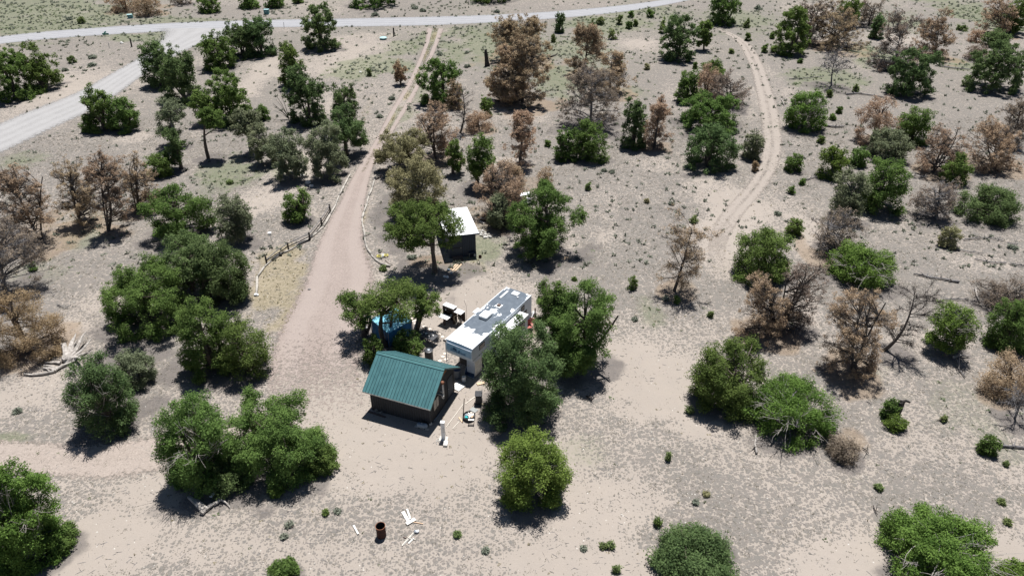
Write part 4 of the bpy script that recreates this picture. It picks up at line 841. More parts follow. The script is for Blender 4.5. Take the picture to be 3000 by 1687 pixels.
MB().prism([tr(.55, .85, 0.75), tr(1.25, .85, .75), tr(1.25, 1.65, .75), tr(.55, 1.65, .75)], (0, 0, .8)).build('kingpin_box', black_pl, rv)
MB().prism([tr(.48, 1.6, .05), tr(.5, 2.35, .05), tr(.56, 2.35, 1.56), tr(.54, 1.6, 1.56)], TU * .03).build('skirt_panel', rv_white_shade, rv)
MB().prism([tr(.53, 2.36, .05), tr(1.5, 2.36, .05), tr(1.5, 2.36, 1.5), tr(.53, 2.36, 1.5)], TW * .02).build('skirt_panel', white_d, rv)
for t_ in (.35, 2.1): lg = MB().box(tr(2.2, t_, .78), (.1, .1, 1.5), ax=TAX2).build('landing_leg', steel, rv); MB().box(tr(2.2, t_, .01), (.28, .28, .03), ax=TAX2).build('foot', steel, lg)
for s_ in (5.6, 6.5):
    for t_ in (.05, 2.28): wh = MB().tube([tr(s_, t_, .36), tr(s_, t_ + .2, .36)], .36, 24).build('wheel', black_pl, rv); MB().tube([tr(s_, t_ - .005, .36), tr(s_, t_ + .205, .36)], .19, 16).build('rim', steel, wh)
dr = MB().box(tr(6.6, -.015, 1.75), (.72, .03, 1.85), ax=TAX2).build('door', rv_white_shade, rv); MB().box(tr(6.32, -.04, 1.65), (.05, .03, .14), ax=TAX2).build('handle', black_pl, dr)
for s_, w_ in ((4.2, 1.1), (1.6, .8), (7.8, .6)): w0 = MB().box(tr(s_, -.01, 2.3), (w_, .03, .55), ax=TAX2).build('window', trim_d, rv); MB().box(tr(s_, -.027, 2.3), (w_ - .08, .012, .47), ax=TAX2).build('pane', glass, w0)
w0 = MB().box(tr(TL + .01, 1.25, 2.3), (.03, 1.3, .6), ax=TAX2).build('window', trim_d, rv); MB().box(tr(TL + .027, 1.25, 2.3), (.012, 1.2, .5), ax=TAX2).build('pane', glass, w0)
# behind the trailer: camp chairs, a white sack, a post
red_cloth = solid('chair_cloth_red', (.42, .14, .12), (.34, .10, .09), scale=8); pink_cloth = solid('chair_cloth_pink', (.62, .33, .28), (.52, .26, .22), scale=8)
for i, (px_, py_, mm, ang, lab) in enumerate(((1550, 968, red_cloth, 20, 'maroon folding camp chair beside the trailer slide-out'), (1554, 962, pink_cloth, -30, 'pink folding camp chair behind the maroon one by the trailer'))):
    p = G(px_, py_); c = thing('camp_chair', p, lab, 'chair', rz=R(ang)); ax_ = pax(c)
    MB().box(loc(c, (0, 0, .42)), (.5, .45, .03), ax=ax_).build('seat', mm, c); MB().prism([loc(c, (-.25, .22, .44)), loc(c, (.25, .22, .44)), loc(c, (.25, .34, .92)), loc(c, (-.25, .34, .92))], loc(c, (0, .03, 0)) - loc(c, (0, 0, 0))).build('backrest', mm, c)
    for sx in (-.25, .25):
        MB().tube([loc(c, (sx, -.22, 0)), loc(c, (sx, .24, .46))], .014, 6).build('leg', black_pl, c); MB().tube([loc(c, (sx, .26, 0)), loc(c, (sx, -.2, .44))], .014, 6).build('leg', black_pl, c); MB().box(loc(c, (sx, 0, .62)), (.05, .45, .03), ax=ax_).build('armrest', mm, c)
zr = zoomer(1530, 880, 13.175)
p = G(*zr(490, 690)); o = MB().box(p + Zv * .55, (.12, .12, 1.15)).build('post', brown_wood, bevel=.01); tag(o, 'short brown post behind the trailer with a black shadow', 'post')
p = G(*zr(440, 560)); o = MB().rock(p - Zv * .02, (.5, .45, .42), 31, 9).build('sack', white_d, smooth=True); tag(o, 'white bulging sack beside the post behind the trailer', 'sack')
p = G(*zr(360, 690)); o = MB().tube([p + Zv * .05, p + Vector((.12, .25, .3)), p + Vector((.3, .5, .32))], .045, 8).build('hose', white_p); tag(o, 'white curved sewer hose under the trailer rear', 'hose')
# sheet-metal feeder hung in the tree behind the trailer
p = G(1729, 1020); fd = thing('wire_cage', p, 'grey wire cage on a pole under the pinyon behind the trailer', 'cage'); zc_ = 1.7
MB().tube([p - Zv * .05, p + Zv * zc_], .03, 8).build('pole', steel, fd)
m_ = MB()
for i in range(5):
    x = -.22 + .11 * i
    m_.tube([p + Vector((x, -.12, zc_)), p + Vector((x, -.12, zc_ + .45))], .008, 5); m_.tube([p + Vector((x, .12, zc_)), p + Vector((x, .12, zc_ + .45))], .008, 5)
m_.box(p + Vector((0, 0, zc_)), (.48, .28, .02)); m_.build('basket', steel, fd); MB().box(p + Vector((0, 0, zc_ + .46)), (.5, .3, .03)).build('lid', steel_b, fd)

# ------------------------------------------------------------------ wooden hutch with a drop leaf, blue tarp shelter, stepping stones
hX = Vector((.83, -.557, 0)); hY = Vector((.557, .83, 0)); hO = Vector((-5.83, 52.6, 0)); HAX = (hX, hY, Zv)
def hu(x, y, z): return hO + hX * x + hY * y + Zv * z
dark_wood = solid('dark_hutch_wood', (.045, .032, .026), (.075, .052, .042), scale=5, stretch=(1, 1, 4))
hut = thing('outdoor_hutch', hu(0, .5, 0), 'dark wooden outdoor hutch with a white drop-leaf table and coiled hose', 'hutch')
lf_ = MB().box(hu(-.10, -.02, .83), (1.04, .62, .035), ax=HAX).build('table_leaf', white_p, hut)
for k in range(1, 3): MB().box(hu(-.10, -.33 + .205 * k, .85), (1.02, .008, .006), ax=HAX).build('joint', white_d, lf_)
MB().box(hu(-.10, -.08, .40), (.13, .13, .82), ax=HAX).build('leg', brown_wood, hut)
MB().box(hu(0, .62, .82), (1.12, .6, .05), ax=HAX).build('shelf', dark_wood, hut); MB().box(hu(0, .62, 1.2), (1.08, .5, .03), ax=HAX).build('shelf', dark_wood, hut); MB().box(hu(0, .9, .85), (1.12, .03, 1.5), ax=HAX).build('back_panel', dark_wood, hut)
for x in (-.55, .55): MB().box(hu(x, .62, .8), (.035, .55, 1.58), ax=HAX).build('side_panel', dark_wood, hut)
MB().box(hu(0, .66, 1.62), (1.2, .52, .05), ax=HAX).build('top', white_p, hut); MB().box(hu(0, .42, 1.47), (1.1, .02, .22), ax=HAX).build('valance', dark_wood, hut)
MB().box(hu(0, .62, .42), (1.08, .5, .03), ax=HAX).build('shelf', dark_wood, hut); MB().box(hu(.98, .72, 1.34), (.82, .62, .05), ax=HAX).build('side_top', white_p, hut)
for x in (1.36,):
    for y in (.46, 1.0): MB().box(hu(x, y, .66), (.06, .06, 1.32), ax=HAX).build('leg', dark_wood, hut)
MB().box(hu(.98, 1.02, .75), (.8, .03, 1.1), ax=HAX).build('back_panel', dark_wood, hut)
hc = hu(1.0, .42, .72)
MB().tube([hc + hX * (.36 * math.cos(w) * (1 + .04 * k)) + Zv * (.38 * math.sin(w)) - hY * (.03 * k) for k in range(3) for w in np.linspace(0, 2 * math.pi, 20)], .018, 6).build('hose_coil', solid('hose_tan', (.38, .32, .22), (.3, .25, .17)), hut)
MB().lathe(hu(-.28, .42, 1.215), [(.05, 0), (.055, .1)], 12).build('cup', white_p, hut); MB().box(hu(.3, .45, .87), (.2, .1, .06), ax=HAX).build('tray', white_d, hut); MB().rock(hu(1.12, .7, .3), (.3, .25, .4), 5).build('bag', white_p, hut)
o = MB().tube([hu(1.4, 1.1, 0), hu(1.42, 1.2, .9), hu(1.3, 1.35, 1.7), hu(1.0, 1.45, 2.1)], .012, 6).build('wire', black_pl, hut); MB().tube([hu(.2, 1.0, 1.5), hu(.15, 1.1, 2.0), hu(.1, 1.2, 2.2)], .012, 6).build('wire', black_pl, hut)
ch_ = thing('wire_stand', G(*ZD(960, 1100)), 'small grey wire stand on the sand beside the trailer', 'stand'); p = G(*ZD(960, 1100))
for w in (0, 2.1, 4.2): MB().tube([p + Vector((.2 * math.cos(w), .2 * math.sin(w), 0)), p + Vector((.1 * math.cos(w + .3), .1 * math.sin(w + .3), .22))], .01, 6).build('leg', steel, ch_)
MB().tube([p + Vector((.12 * math.cos(w), .12 * math.sin(w), .22)) for w in np.linspace(0, 6.283, 16)], .01, 6).build('ring', steel, ch_)

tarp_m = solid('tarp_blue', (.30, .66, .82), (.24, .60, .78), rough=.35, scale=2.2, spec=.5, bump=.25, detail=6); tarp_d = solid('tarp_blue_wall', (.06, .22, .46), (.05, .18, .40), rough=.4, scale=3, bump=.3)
tc_ = Vector((-10.4, 51.0, 0)); shel = thing('tarp_shelter', tc_, 'bright blue tarp shelter beneath the pinyons behind the cabin', 'shelter')
cs = [Vector((-12.15, 51.35, 1.5)), Vector((-10.35, 49.35, 1.45)), Vector((-8.58, 51.2, 1.5)), Vector((-10.1, 53.0, 1.55))]; pk = Vector((-10.25, 51.25, 2.45))
rgm = random.Random(4); M_ = 14
for k in range(4):                     # four sagging, wrinkled roof sides
    a_, b_ = cs[k], cs[(k + 1) % 4]; V = []; F = []
    for i in range(M_ + 1):
        for j in range(M_ + 1):
            f, g_ = i / M_, j / M_; q = a_.lerp(b_, g_).lerp(pk, f)
            q = q + Zv * (-.16 * math.sin(math.pi * f) * math.sin(math.pi * g_) + .02 * math.sin(9 * g_ * 3.1 + k) * (1 - f)); V.append(q)
    for i in range(M_):
        for j in range(M_): F.append((i * (M_ + 1) + j, i * (M_ + 1) + j + 1, (i + 1) * (M_ + 1) + j + 1, (i + 1) * (M_ + 1) + j))
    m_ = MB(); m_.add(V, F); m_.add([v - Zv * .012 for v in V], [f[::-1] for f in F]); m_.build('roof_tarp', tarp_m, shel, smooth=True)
    V = []; F = []
    for i in range(9):
        for j in range(15):
            g_ = j / 14; z = i / 8; q = a_.lerp(b_, g_); n_ = Vector((q.x - tc_.x, q.y - tc_.y, 0)).normalized()
            V.append(Vector((q.x, q.y, q.z * (1 - z) - .02)) - n_ * (.06 * math.sin(math.pi * z) + .035 * math.sin(g_ * 22 + k) * z))
    for i in range(8):
        for j in range(14): F.append((i * 15 + j, i * 15 + j + 1, (i + 1) * 15 + j + 1, (i + 1) * 15 + j))
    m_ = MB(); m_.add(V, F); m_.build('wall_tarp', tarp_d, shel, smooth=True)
for c_ in cs: MB().tube([Vector((c_.x, c_.y, -.05)), c_], .03, 8).build('pole', steel, shel)
p = G(*ZT(1400, 930)); dt = thing('folding_table', p + Vector((0, .3, 0)), 'dark folding table in the shade between tarp shelter and trailer', 'table', rz=math.atan2(-.53, .85)); ax_ = pax(dt)
MB().box(loc(dt, (0, 0, .74)), (1.7, .8, .05), ax=ax_).build('table_top', solid('table_charcoal', (.05, .05, .055), (.08, .08, .085)), dt)
for sx in (-.75, .75):
    for sy in (-.33, .33): MB().box(loc(dt, (sx, sy, .36)), (.04, .04, .72), ax=ax_).build('leg', black_pl, dt)
for i, (x, y, s_) in enumerate(((-.2, .1, .22), (.25, -.1, .16), (.5, .15, .14), (-.5, -.15, .12), (.1, .25, .1))): o = MB().box(loc(dt, (x, y, .79)), (s_, s_ * .7, .06), rz=.3 + i).build('tray', white_d); tag(o, 'pale tray lying on the dark folding table', 'tray', 'trays on the dark table')
stone_m = solid('stepping_stone', (.70, .61, .52), (.58, .50, .43), scale=7, bump=.2)
for i, q in enumerate([ZT(*a) for a in ((1140,485),(1235,480),(1325,550),(1440,607),(1550,665),(1635,710),(1705,770),(1715,1190),(1655,1280),(1092,440),(1135,340),(1212,382),(1082,382),(1200,335),(1150,420))] + [ZA(*a) for a in ((1230,265),(1195,315),(1256,230),(1225,25),(1266,300))]):
    p = G(*q); rnd = random.Random(i); o = MB().rock(p - Zv * .03, (rnd.uniform(.30, .40), rnd.uniform(.28, .36), .06), i + 3, 11).build('stepping_stone', stone_m); tag(o, 'pale round stepping stone on the path from the tarp shelter past the trailer', 'stepping stone', 'stepping stones beside the trailer')
o = MB().rock(G(*ZT(60, 590)) - Zv * .02, (.5, .3, .3), 40).build('rock', white_d); tag(o, 'whitish rock beside the tarp shelter on the gravel side', 'rock')

# ------------------------------------------------------------------ shed with the white roof
sX = Vector((.972, .235, 0)); sY = Vector((-.235, .972, 0)); sO = Vector((-3.31, 64.62, 0)); SAX = (sX, sY, Zv)
def sh_(x, y, z): return sO - sX * x + sY * y + Zv * z          # x runs west from the roof corner
SW, SL = 3.35, 6.55; zn, zf = 2.55, 2.25
def rz2(y): return zn + (zf - zn) * y / SL
shed = thing('shed', sh_(SW / 2, SL / 2, 0), 'dark storage shed with a flat white metal roof behind the pinyon', 'shed')
wht_roof = solid('shed_white_roof', (.84, .84, .83), (.78, .78, .77), rough=.45, scale=.8)
for i in range(7):
    a_, b_ = SW * i / 7 + .003, SW * (i + 1) / 7 - .003
    MB().prism([sh_(a_, 0, zn), sh_(b_, 0, zn), sh_(b_, SL, zf), sh_(a_, SL, zf)], (0, 0, .035)).build('roof_panel', wht_roof, shed)
    if i: MB().prism([sh_(a_ - .018, 0, zn + .036), sh_(a_ + .012, 0, zn + .036), sh_(a_ + .012, SL, zf + .036), sh_(a_ - .018, SL, zf + .036)], (0, 0, .018)).build('seam', wht_roof, shed)
MB().prism([sh_(.01, -.03, zn - .12), sh_(SW, -.03, zn - .12), sh_(SW, -.004, zn - .12), sh_(.01, -.004, zn - .12)], (0, 0, .15)).build('fascia', siding_b, shed)
x0_, x1_, y0_, y1_ = .34, SW - .28, .12, SL - .2
MB().prism([sh_(x0_, y0_, -.1), sh_(x1_, y0_, -.1), sh_(x1_, y0_ + .08, -.1), sh_(x0_, y0_ + .08, -.1)], (0, 0, rz2(y0_) + .09)).build('wall', siding_b, shed); MB().prism([sh_(x0_, y1_, -.1), sh_(x1_, y1_, -.1), sh_(x1_, y1_ - .08, -.1), sh_(x0_, y1_ - .08, -.1)], (0, 0, rz2(y1_) + .09)).build('wall', siding_b, shed)
for x in (x0_ + .04, x1_ - .04): MB().prism([sh_(x, y0_ + .09, -.1), sh_(x, y1_ - .09, -.1), sh_(x, y1_ - .09, rz2(y1_) - .01), sh_(x, y0_ + .09, rz2(y0_) - .01)], sX * .07).build('wall', siding_b, shed)
m_ = MB()
for i in range(9): m_.box(sh_(x0_ + .08 + i * .185, y0_ - .008, 1.15), (.03, .016, 2.3), ax=SAX)
m_.build('batten', trim_d, shed)
dd = MB().box(sh_(2.3, y0_ - .03, 1.1), (1.0, .05, 1.95), ax=SAX).build('door', solid('door_slate', (.05, .058, .07), (.04, .048, .06)), shed); MB().box(sh_(2.3, y0_ - .06, 1.15), (1.0, .02, .08), ax=SAX).build('rail', trim_d, dd); MB().box(sh_(1.88, y0_ - .08, 1.1), (.04, .05, .14), ax=SAX).build('handle', steel, dd)
for k in range(2): MB().box(sh_(2.3, y0_ - .32 - .28 * k, .28 - .15 * k), (1.0, .28, .05), ax=SAX).build('step', brown_wood, shed)
for a, b in (((350, 1095), (420, 1035)), ((362, 1125), (447, 1038)), ((400, 1130), (492, 1032)), ((340, 1108), (356, 1090))):
    board(ZC(*a), ZC(*b), .15, lumber, 'plank', 'fresh tan plank lying in front of the shed steps', group='planks before the shed steps')
bx_ = G(*ZC(655, 935)); bx = thing('dog_crate', bx_, 'dark wire crate against the shed wall beside the weeds', 'crate', rz=math.atan2(.235, .972)); ax_ = pax(bx)
MB().box(loc(bx, (0, .25, .5)), (.75, .55, .03), ax=ax_).build('top', siding_b, bx)
for sx in (-.36, .36):
    for sy in (0, .5): MB().box(loc(bx, (sx, sy, .25)), (.03, .03, .5), ax=ax_).build('frame', steel, bx)
MB().box(loc(bx, (0, .25, .04)), (.72, .52, .03), ax=ax_).build('floor_tray', black_pl, bx); MB().rock(loc(bx, (.2, .1, .06)), (.2, .2, .25), 3).build('bag', white_d, bx)
pt = drum('planter_pot', G(*ZC(757, 935)), .15, .22, rust, 'small dark rusty pot in the weeds beside the shed', 'pot', None, False, True)
for i, (x, y) in enumerate(((745,570),(765,575),(790,570),(812,580),(750,600),(775,605),(800,610),(825,615),(770,630),(795,640),(820,645),(850,620),(865,640),(890,650),(845,660),(875,625),(815,665),(900,660),(830,595))):
    p = G(*ZC(x, y)); rnd = random.Random(i * 7); o = MB().rock(p - Zv * .03, (rnd.uniform(.22, .4), rnd.uniform(.2, .34), rnd.uniform(.14, .28)), i + 70, 8).build('rock', white_d if i % 3 else concrete); tag(o, 'white-grey rock of the heap beside the shed roof edge', 'rock', 'rock heap beside the shed')
for a, b, w, lab in (((750, 395), (915, 430), .26, 'broad grey weathered plank stacked between shed and pinyon'), ((745, 432), (822, 460), .3, 'short pale plank under the broad grey one beside the shed'), ((880, 455), (1010, 482), .10, 'thin dark plank beyond the stacked planks'), ((900, 475), (1000, 508), .08, 'thinner dark lath beside the dark plank')):
    board(ZC(*a), ZC(*b), w, lumber_w if w > .2 else brown_wood, 'plank', lab, z=.12 if w == .26 else .02, h=.07)
for i, (x, y) in enumerate(((255, 1215), (292, 1222), (350, 1165), (310, 1120))): o = MB().rock(G(*ZC(x, y)) - Zv * .02, (.34, .28, .2), 90 + i).build('rock', white_p if i < 2 else steel_b); tag(o, 'pale stone in the shade under the broad shed pinyon', 'rock', 'stones under the shed pinyon')
for i, (x, y) in enumerate(((1975, 955), (2015, 950), (1745, 955))): o = MB().rock(G(*ZC(x, y)) - Zv * .03, (.5, .4, .2), 110 + i).build('rock', solid('tan_rock', (.55, .40, .27), (.45, .32, .21), scale=5)); tag(o, 'tan sandstone rock at the shadow edge of the pinyon beyond the shed', 'rock', 'tan rocks by the pinyon shadow')
def log(pts, rads, name, label, cat='log', m=None, par=None, n=9, wob=.12, seed=0):
    o = MB().tube(pts, rads, n, wob=wob, seed=seed).build(name, m or driftwood, par, smooth=True)
    if not par: tag(o, label, cat)
    return o
bnch = thing('log_bench', G(*ZC(1510, 720)), 'pale split-log bench in the shade of the pinyon beyond the shed', 'bench')
log([G(*ZC(1420, 690), .42), G(*ZC(1600, 735), .42)], [.12, .11], 'seat', '', m=pole_wood, par=bnch)
for x, y in ((1445, 720), (1580, 755)): p = G(*ZC(x, y)); MB().box(p + Zv * .16, (.2, .2, .36)).build('leg', bark_grey, bnch)
log([G(*ZC(1420, 800), .06), G(*ZC(1520, 802), .07), G(*ZC(1660, 815), .05)], [.07, .06, .04], 'log', 'pale fallen pole in the shade before the split-log bench', seed=2, m=pole_wood)
# metal-topped stand behind the shed grove
z3 = zoomer(1500, 540, 18.11); pA = G(*z3(420, 640), 1.1); st_ = thing('roofed_rack', G(*z3(700, 1060)), 'corrugated metal-topped wooden rack among the pinyons beyond the shed', 'rack')
pB, pC, pD = G(*z3(960, 560), 1.1), G(*z3(930, 430), 1.25), G(*z3(360, 500), 1.25)
for k in range(6): a_, b_ = k / 6, (k + .93) / 6; MB().prism([pA.lerp(pD, a_), pB.lerp(pC, a_), pB.lerp(pC, b_), pA.lerp(pD, b_)], (0, 0, .03)).build('roof_sheet', steel if k % 2 else white_p, st_)
for q in (pA, pB, pC, pD): MB().tube([Vector((q.x, q.y, -.05)), q], .045, 8).build('post', brown_wood, st_)
MB().tube([Vector((pA.x, pA.y, .55)), Vector((pB.x, pB.y, .55))], .035, 8).build('rail', brown_wood, st_); MB().box(Vector(((pA.x + pB.x) / 2, (pA.y + pD.y) / 2, .3)), (1.2, .7, .06), rz=.2).build('shelf', white_d, st_)
MB().box(Vector((pB.x - .15, pB.y + .1, .48)), (.5, .4, .3)).build('bin', white_p, st_)

# ------------------------------------------------------------------ rail fence, pole kerbs along the drive, small things beside it
fp = [(860, 505), (770, 650), (645, 805), (418, 910), (187, 1060)]; fb = [G(*ZF(*q)) for q in fp]
fence = thing('rail_fence', fb[2], 'low weathered two-rail wooden fence along the gravel drive', 'fence'); gate_w = solid('fence_wood', (.10, .085, .075), (.16, .14, .125), scale=6)
for i, p in enumerate(fb): MB().box(p + Zv * .40, (.16, .16, .95), rz=.5).build('post', burnt if i != 3 else gate_w, fence)
for i in range(4):
    for z in (.36, .74):
        MB().tube([fb[i] + Zv * z, fb[i].lerp(fb[i + 1], .5) + Zv * (z - .03), fb[i + 1] + Zv * (z - (.3 if i == 3 and z > .5 else 0))], .05, 8, wob=.1, seed=i).build('rail', gate_w if z < .5 else bark_grey, fence)
KL = [(1075,115),(1045,165),(1005,245),(955,340),(920,440),(860,545),(790,670),(720,735),(640,795),(520,865),(420,925),(340,955),(240,1025),(160,1100),(85,1205),(78,1385)]
KR = [(1345,125),(1330,175),(1305,265),(1270,345),(1250,435),(1215,525),(1200,580),(1203,640),(1215,700),(1228,780),(1240,860),(1255,910),(1295,965),(1330,1010),(1390,1060),(1440,1080),(1505,1090)]
for K, lab in ((KL, 'peeled pale pole laid as kerb on the fence side of the gravel drive'), (KR, 'peeled pale pole laid as kerb on the shed side of the gravel drive')):
    for i in range(len(K) - 1):
        a_, b_ = G(*ZF(*K[i])), G(*ZF(*K[i + 1])); r_ = .085 + .02 * ((i * 7) % 3) + (.05 if K is KR and i == len(K) - 2 else 0)
        d = (b_ - a_).normalized() * .05; o = MB().tube([a_ + d + Zv * (r_ - .04), a_.lerp(b_, .5) + Zv * (r_ - .035) + Zv.cross(d) * (.6 * ((i % 3) - 1)), b_ - d + Zv * (r_ - .04)], [r_, r_ * 1.02, r_ * .92], 9, wob=.08, seed=i).build('kerb_pole', pole_wood, smooth=True); tag(o, lab, 'pole', lab.replace('peeled pale pole', 'poles'))
o = MB().tube([G(*ZF(1350, 165), .06), G(*ZF(1405, 125), .05)], .05, 8).build('stick', brown_wood); tag(o, 'brown stick forking off the upper end of the kerb poles', 'stick')
o = MB().rock(G(*ZF(75, 1395)) - Zv * .03, (.5, .4, .25), 9).build('rock', white_p); tag(o, 'white rock at the end of the fence-side kerb poles', 'rock')
o = MB().box(G(*ZF(335, 972)) + Zv * .12, (.28, .24, .3), rz=.3).build('meter_box', black_pl, bevel=.02); tag(o, 'small dark box on the kerb poles below the rail fence', 'box')
p = G(*ZF(250, 850)); bh = thing('birdhouse', p, 'small white birdhouse on a leaning metal stake inside the fence', 'birdhouse'); hp = onplane(*ZF(220, 752), p.y)
MB().tube([p - Zv * .05, hp], .02, 8).build('stake', steel, bh); MB().box(hp + Zv * .08, (.26, .24, .26), rz=.2).build('house', white_p, bh); MB().box(hp + Zv * .23, (.34, .32, .04), rz=.2).build('roof', white_p, bh)
p = G(1121, 751); hz = thing('hose_reel_pile', p, 'heap of yellow hose and white pipe fittings beside the kerb poles', 'hose'); yel_m = solid('hose_yellow', (.62, .55, .16), (.5, .43, .10), scale=8)
for k, (dx, rr) in enumerate(((-.33, .26), (-.3, .2), (.36, .22), (.38, .15))): MB().tube([p + Vector((dx + rr * math.cos(w), rr * .9 * math.sin(w), .05 + .05 * k + .02 * math.sin(3 * w))) for w in np.linspace(0, 6.28, 18)], .035, 7).build('hose_coil', yel_m, hz)
for dx, dy, s_ in ((-.05, .2, .2), (.02, -.05, .18), (.12, .1, .15), (.05, -.25, .12)): MB().tube([p + Vector((dx - s_, dy, .1)), p + Vector((dx + s_, dy + .05, .16))], .045, 8).build('pipe_fitting', white_p, hz)
o = MB().tube([G(1128, 762, .02), G(1137, 770, .02), G(1150, 777, .02)], .02, 6).build('hose', brown_wood); tag(o, 'brown hose trailing from the yellow hose heap', 'hose')
o = MB().rock(G(906, 848) - Zv * .04, (.35, .3, .12), 55).build('rock', bark_grey); tag(o, 'single dark rock on the gravel lot', 'rock')

# ------------------------------------------------------------------ burn barrel, scrap boards
p = G(*ZG(890, 975)); bar = thing('burn_barrel', p, 'open rusty steel burn barrel standing on the sand', 'barrel')
MB().lathe(p, [(.285, -.03), (.29, .02), (.29, .27), (.30, .29), (.29, .31), (.29, .56), (.30, .58), (.29, .60), (.29, .86), (.305, .88), (.305, .90), (.285, .90)], 32, True, False).build('drum', rust, bar)
MB().lathe(p, [(.284, .899), (.275, .86), (.275, .06), (.01, .05)], 32, False, False).build('sooty_inside', burnt, bar)
MB().lathe(p, [(.305, .885), (.318, .895), (.318, .915), (.29, .915)], 32, False, False).build('rim', rust2, bar)
for a, b, w, lab, mm in (((1450, 345), (1600, 600), .22, 'broad white board of the crossed pile, the bent one', white_d), ((1565, 285), (1650, 545), .12, 'narrow white board on top of the crossed pile', white_d), ((1545, 680), (1780, 545), .25, 'broad white board lying across the foot of the crossed pile', white_d), ((1700, 615), (1990, 665), .05, 'thin tan lath sticking out of the crossed board pile', lumber), ((145, 715), (270, 945), .12, 'single white lath alone on the sand beside the burn barrel', white_d),
                         ((1430, 1250), (1740, 900), .09, 'long white lath of the scrap heap near the burn barrel', lumber_w), ((1470, 1230), (1790, 870), .05, 'second long lath of the scrap heap', white_d), ((1600, 1190), (1740, 1050), .10, 'short pale board of the scrap heap', white_d), ((1460, 1020), (1545, 1045), .05, 'dark stub of wood beside the scrap heap', brown_wood), ((1560, 1060), (1790, 1080), .05, 'cross lath of the scrap heap', lumber_w)):
    board(ZG(*a), ZG(*b), w, mm, 'board', lab, z={.12: .05, .25: .05}.get(w, .02), h=.03)
o = MB().rock(G(*ZG(1815, 880)) - Zv * .02, (.42, .3, .16), 17, 9).build('sheet_metal', steel); tag(o, 'crumpled grey sheet of metal at the end of the scrap heap', 'sheet')
# ------------------------------------------------------------------ driftwood and fallen logs
dw = thing('driftwood_trunk', G(*ZW(1300, 950)), 'silver uprooted dead trunk with splayed roots beside the orange dead tree', 'driftwood')
for pts, r0, r1 in (([(1250,900),(1200,650),(1130,460),(1090,430)],.30,.08), ([(1300,880),(1330,620),(1370,420),(1440,250),(1475,130)],.26,.03), ([(1380,860),(1480,640),(1560,450),(1640,250),(1745,80)],.24,.02), ([(1400,880),(1560,720),(1700,560),(1820,380),(1900,260)],.16,.02), ([(1440,860),(1640,760),(1800,680),(1930,630)],.10,.015), ([(1440,880),(1540,850),(1620,860)],.16,.05), ([(1330,850),(1400,560),(1500,370)],.14,.03), ([(1200,950),(1180,700),(1210,480),(1180,400)],.12,.03)):
    n_ = len(pts); P = [G(*ZW(x, y), .26 + .75 * (i / (n_ - 1)) * (.8 if r0 > .12 else .3)) for i, (x, y) in enumerate([ (a_, b_ + 26 * i) for i, (a_, b_) in enumerate(pts)])]
    MB().tube(P, list(np.linspace(r0, r1, n_)), 9, wob=.25, seed=int(pts[0][0])).build('root', driftwood, dw)
MB().rock(G(*ZW(1300, 960)) - Zv * .03, (1.3, .9, .55), 21, 11).build('butt', driftwood, dw)
for k, (pts, r0, r1) in enumerate((([(1350,1010),(1150,1090),(980,1170),(900,1240)],.10,.14), ([(900,1240),(600,1310),(300,1335),(90,1310)],.13,.06), ([(1060,1020),(860,1000),(640,1015)],.12,.04), ([(980,1170),(780,1100),(620,1080)],.10,.05), ([(780,1240),(700,1180),(620,1130)],.06,.03), ([(940,1220),(800,1170),(600,1160)],.14,.08))):
    n_ = len(pts); MB().tube([G(*ZW(x, y), .12) for x, y in pts], list(np.linspace(r0, r1, n_)), 9, wob=.2, seed=k + 30).build('branch', driftwood, dw)
ds = thing('silver_stump', G(*ZV(900, 800)), 'silver forked dead log lying before the pinyon pair', 'driftwood')
for k, (pts, r0, r1) in enumerate((([(300,330),(520,520),(760,720),(930,830)],.12,.24), ([(620,450),(800,620),(920,760)],.08,.16), ([(780,960),(900,830),(960,780)],.16,.2), ([(960,800),(1130,680),(1260,600)],.16,.10), ([(1080,690),(1080,590)],.08,.02), ([(1260,600),(1400,540),(1500,440),(1580,330),(1480,280)],.12,.04), ([(1560,450),(1700,520),(1800,600),(1900,710)],.07,.02), ([(1370,420),(1450,360),(1560,380)],.07,.03), ([(1560,340),(1680,300),(1800,320)],.05,.02))):
    MB().tube([G(*ZV(x, y), .15) for x, y in pts], list(np.linspace(r0, r1, len(pts))), 9, wob=.22, seed=k + 50).build('limb', driftwood, ds)
o = MB().box(G(*ZV(1280, 360)) + Zv * .35, (.18, .5, .06), rz=-.3).build('board', white_p); tag(o, 'bright white board scrap on the silver forked log', 'board')
def flog(c, r, pts, r0, r1, label, m=None, seed=0, tw=3, z=.08):
    P = [G(*tile(c, r, x, y), z + r0 * .5) for x, y in pts]; t = thing('fallen_log', P[len(P) // 2] * 1 - Zv * (z + r0 * .5), label, 'log'); t.location.z = 0
    MB().tube(P, list(np.linspace(r0, r1, len(P))), 8, wob=.18, seed=seed).build('log', m or bark_grey, t, smooth=True); rnd = random.Random(seed)
    for k in range(tw):
        f = rnd.uniform(.2, .95) * (len(P) - 1); i = min(int(f), len(P) - 2); q = P[i].lerp(P[i + 1], f - i); e = q + Vector((rnd.uniform(-.7, .7), rnd.uniform(-.6, .6), rnd.uniform(.1, .6)))
        MB().tube([q, q.lerp(e, .5) + Vector((0, 0, .08)), e], [r1 * .7 + .012, .018, .01], 6).build('branch', driftwood if k % 2 else (m or bark_grey), t)
flog(3,1,[(1100,618),(1160,628),(1230,646),(1320,655),(1400,672),(1445,678)],.06,.11,'thick dark fallen log on crusted ground near the silver-branched juniper',seed=1,tw=5)
flog(3,1,[(1430,435),(1520,450),(1620,465)],.05,.03,'thin dark fallen pole at the foot of the yellowed conifer',seed=2)
flog(3,1,[(1560,505),(1680,530),(1800,535)],.05,.06,'slender grey fallen pole below the twig litter',seed=3)
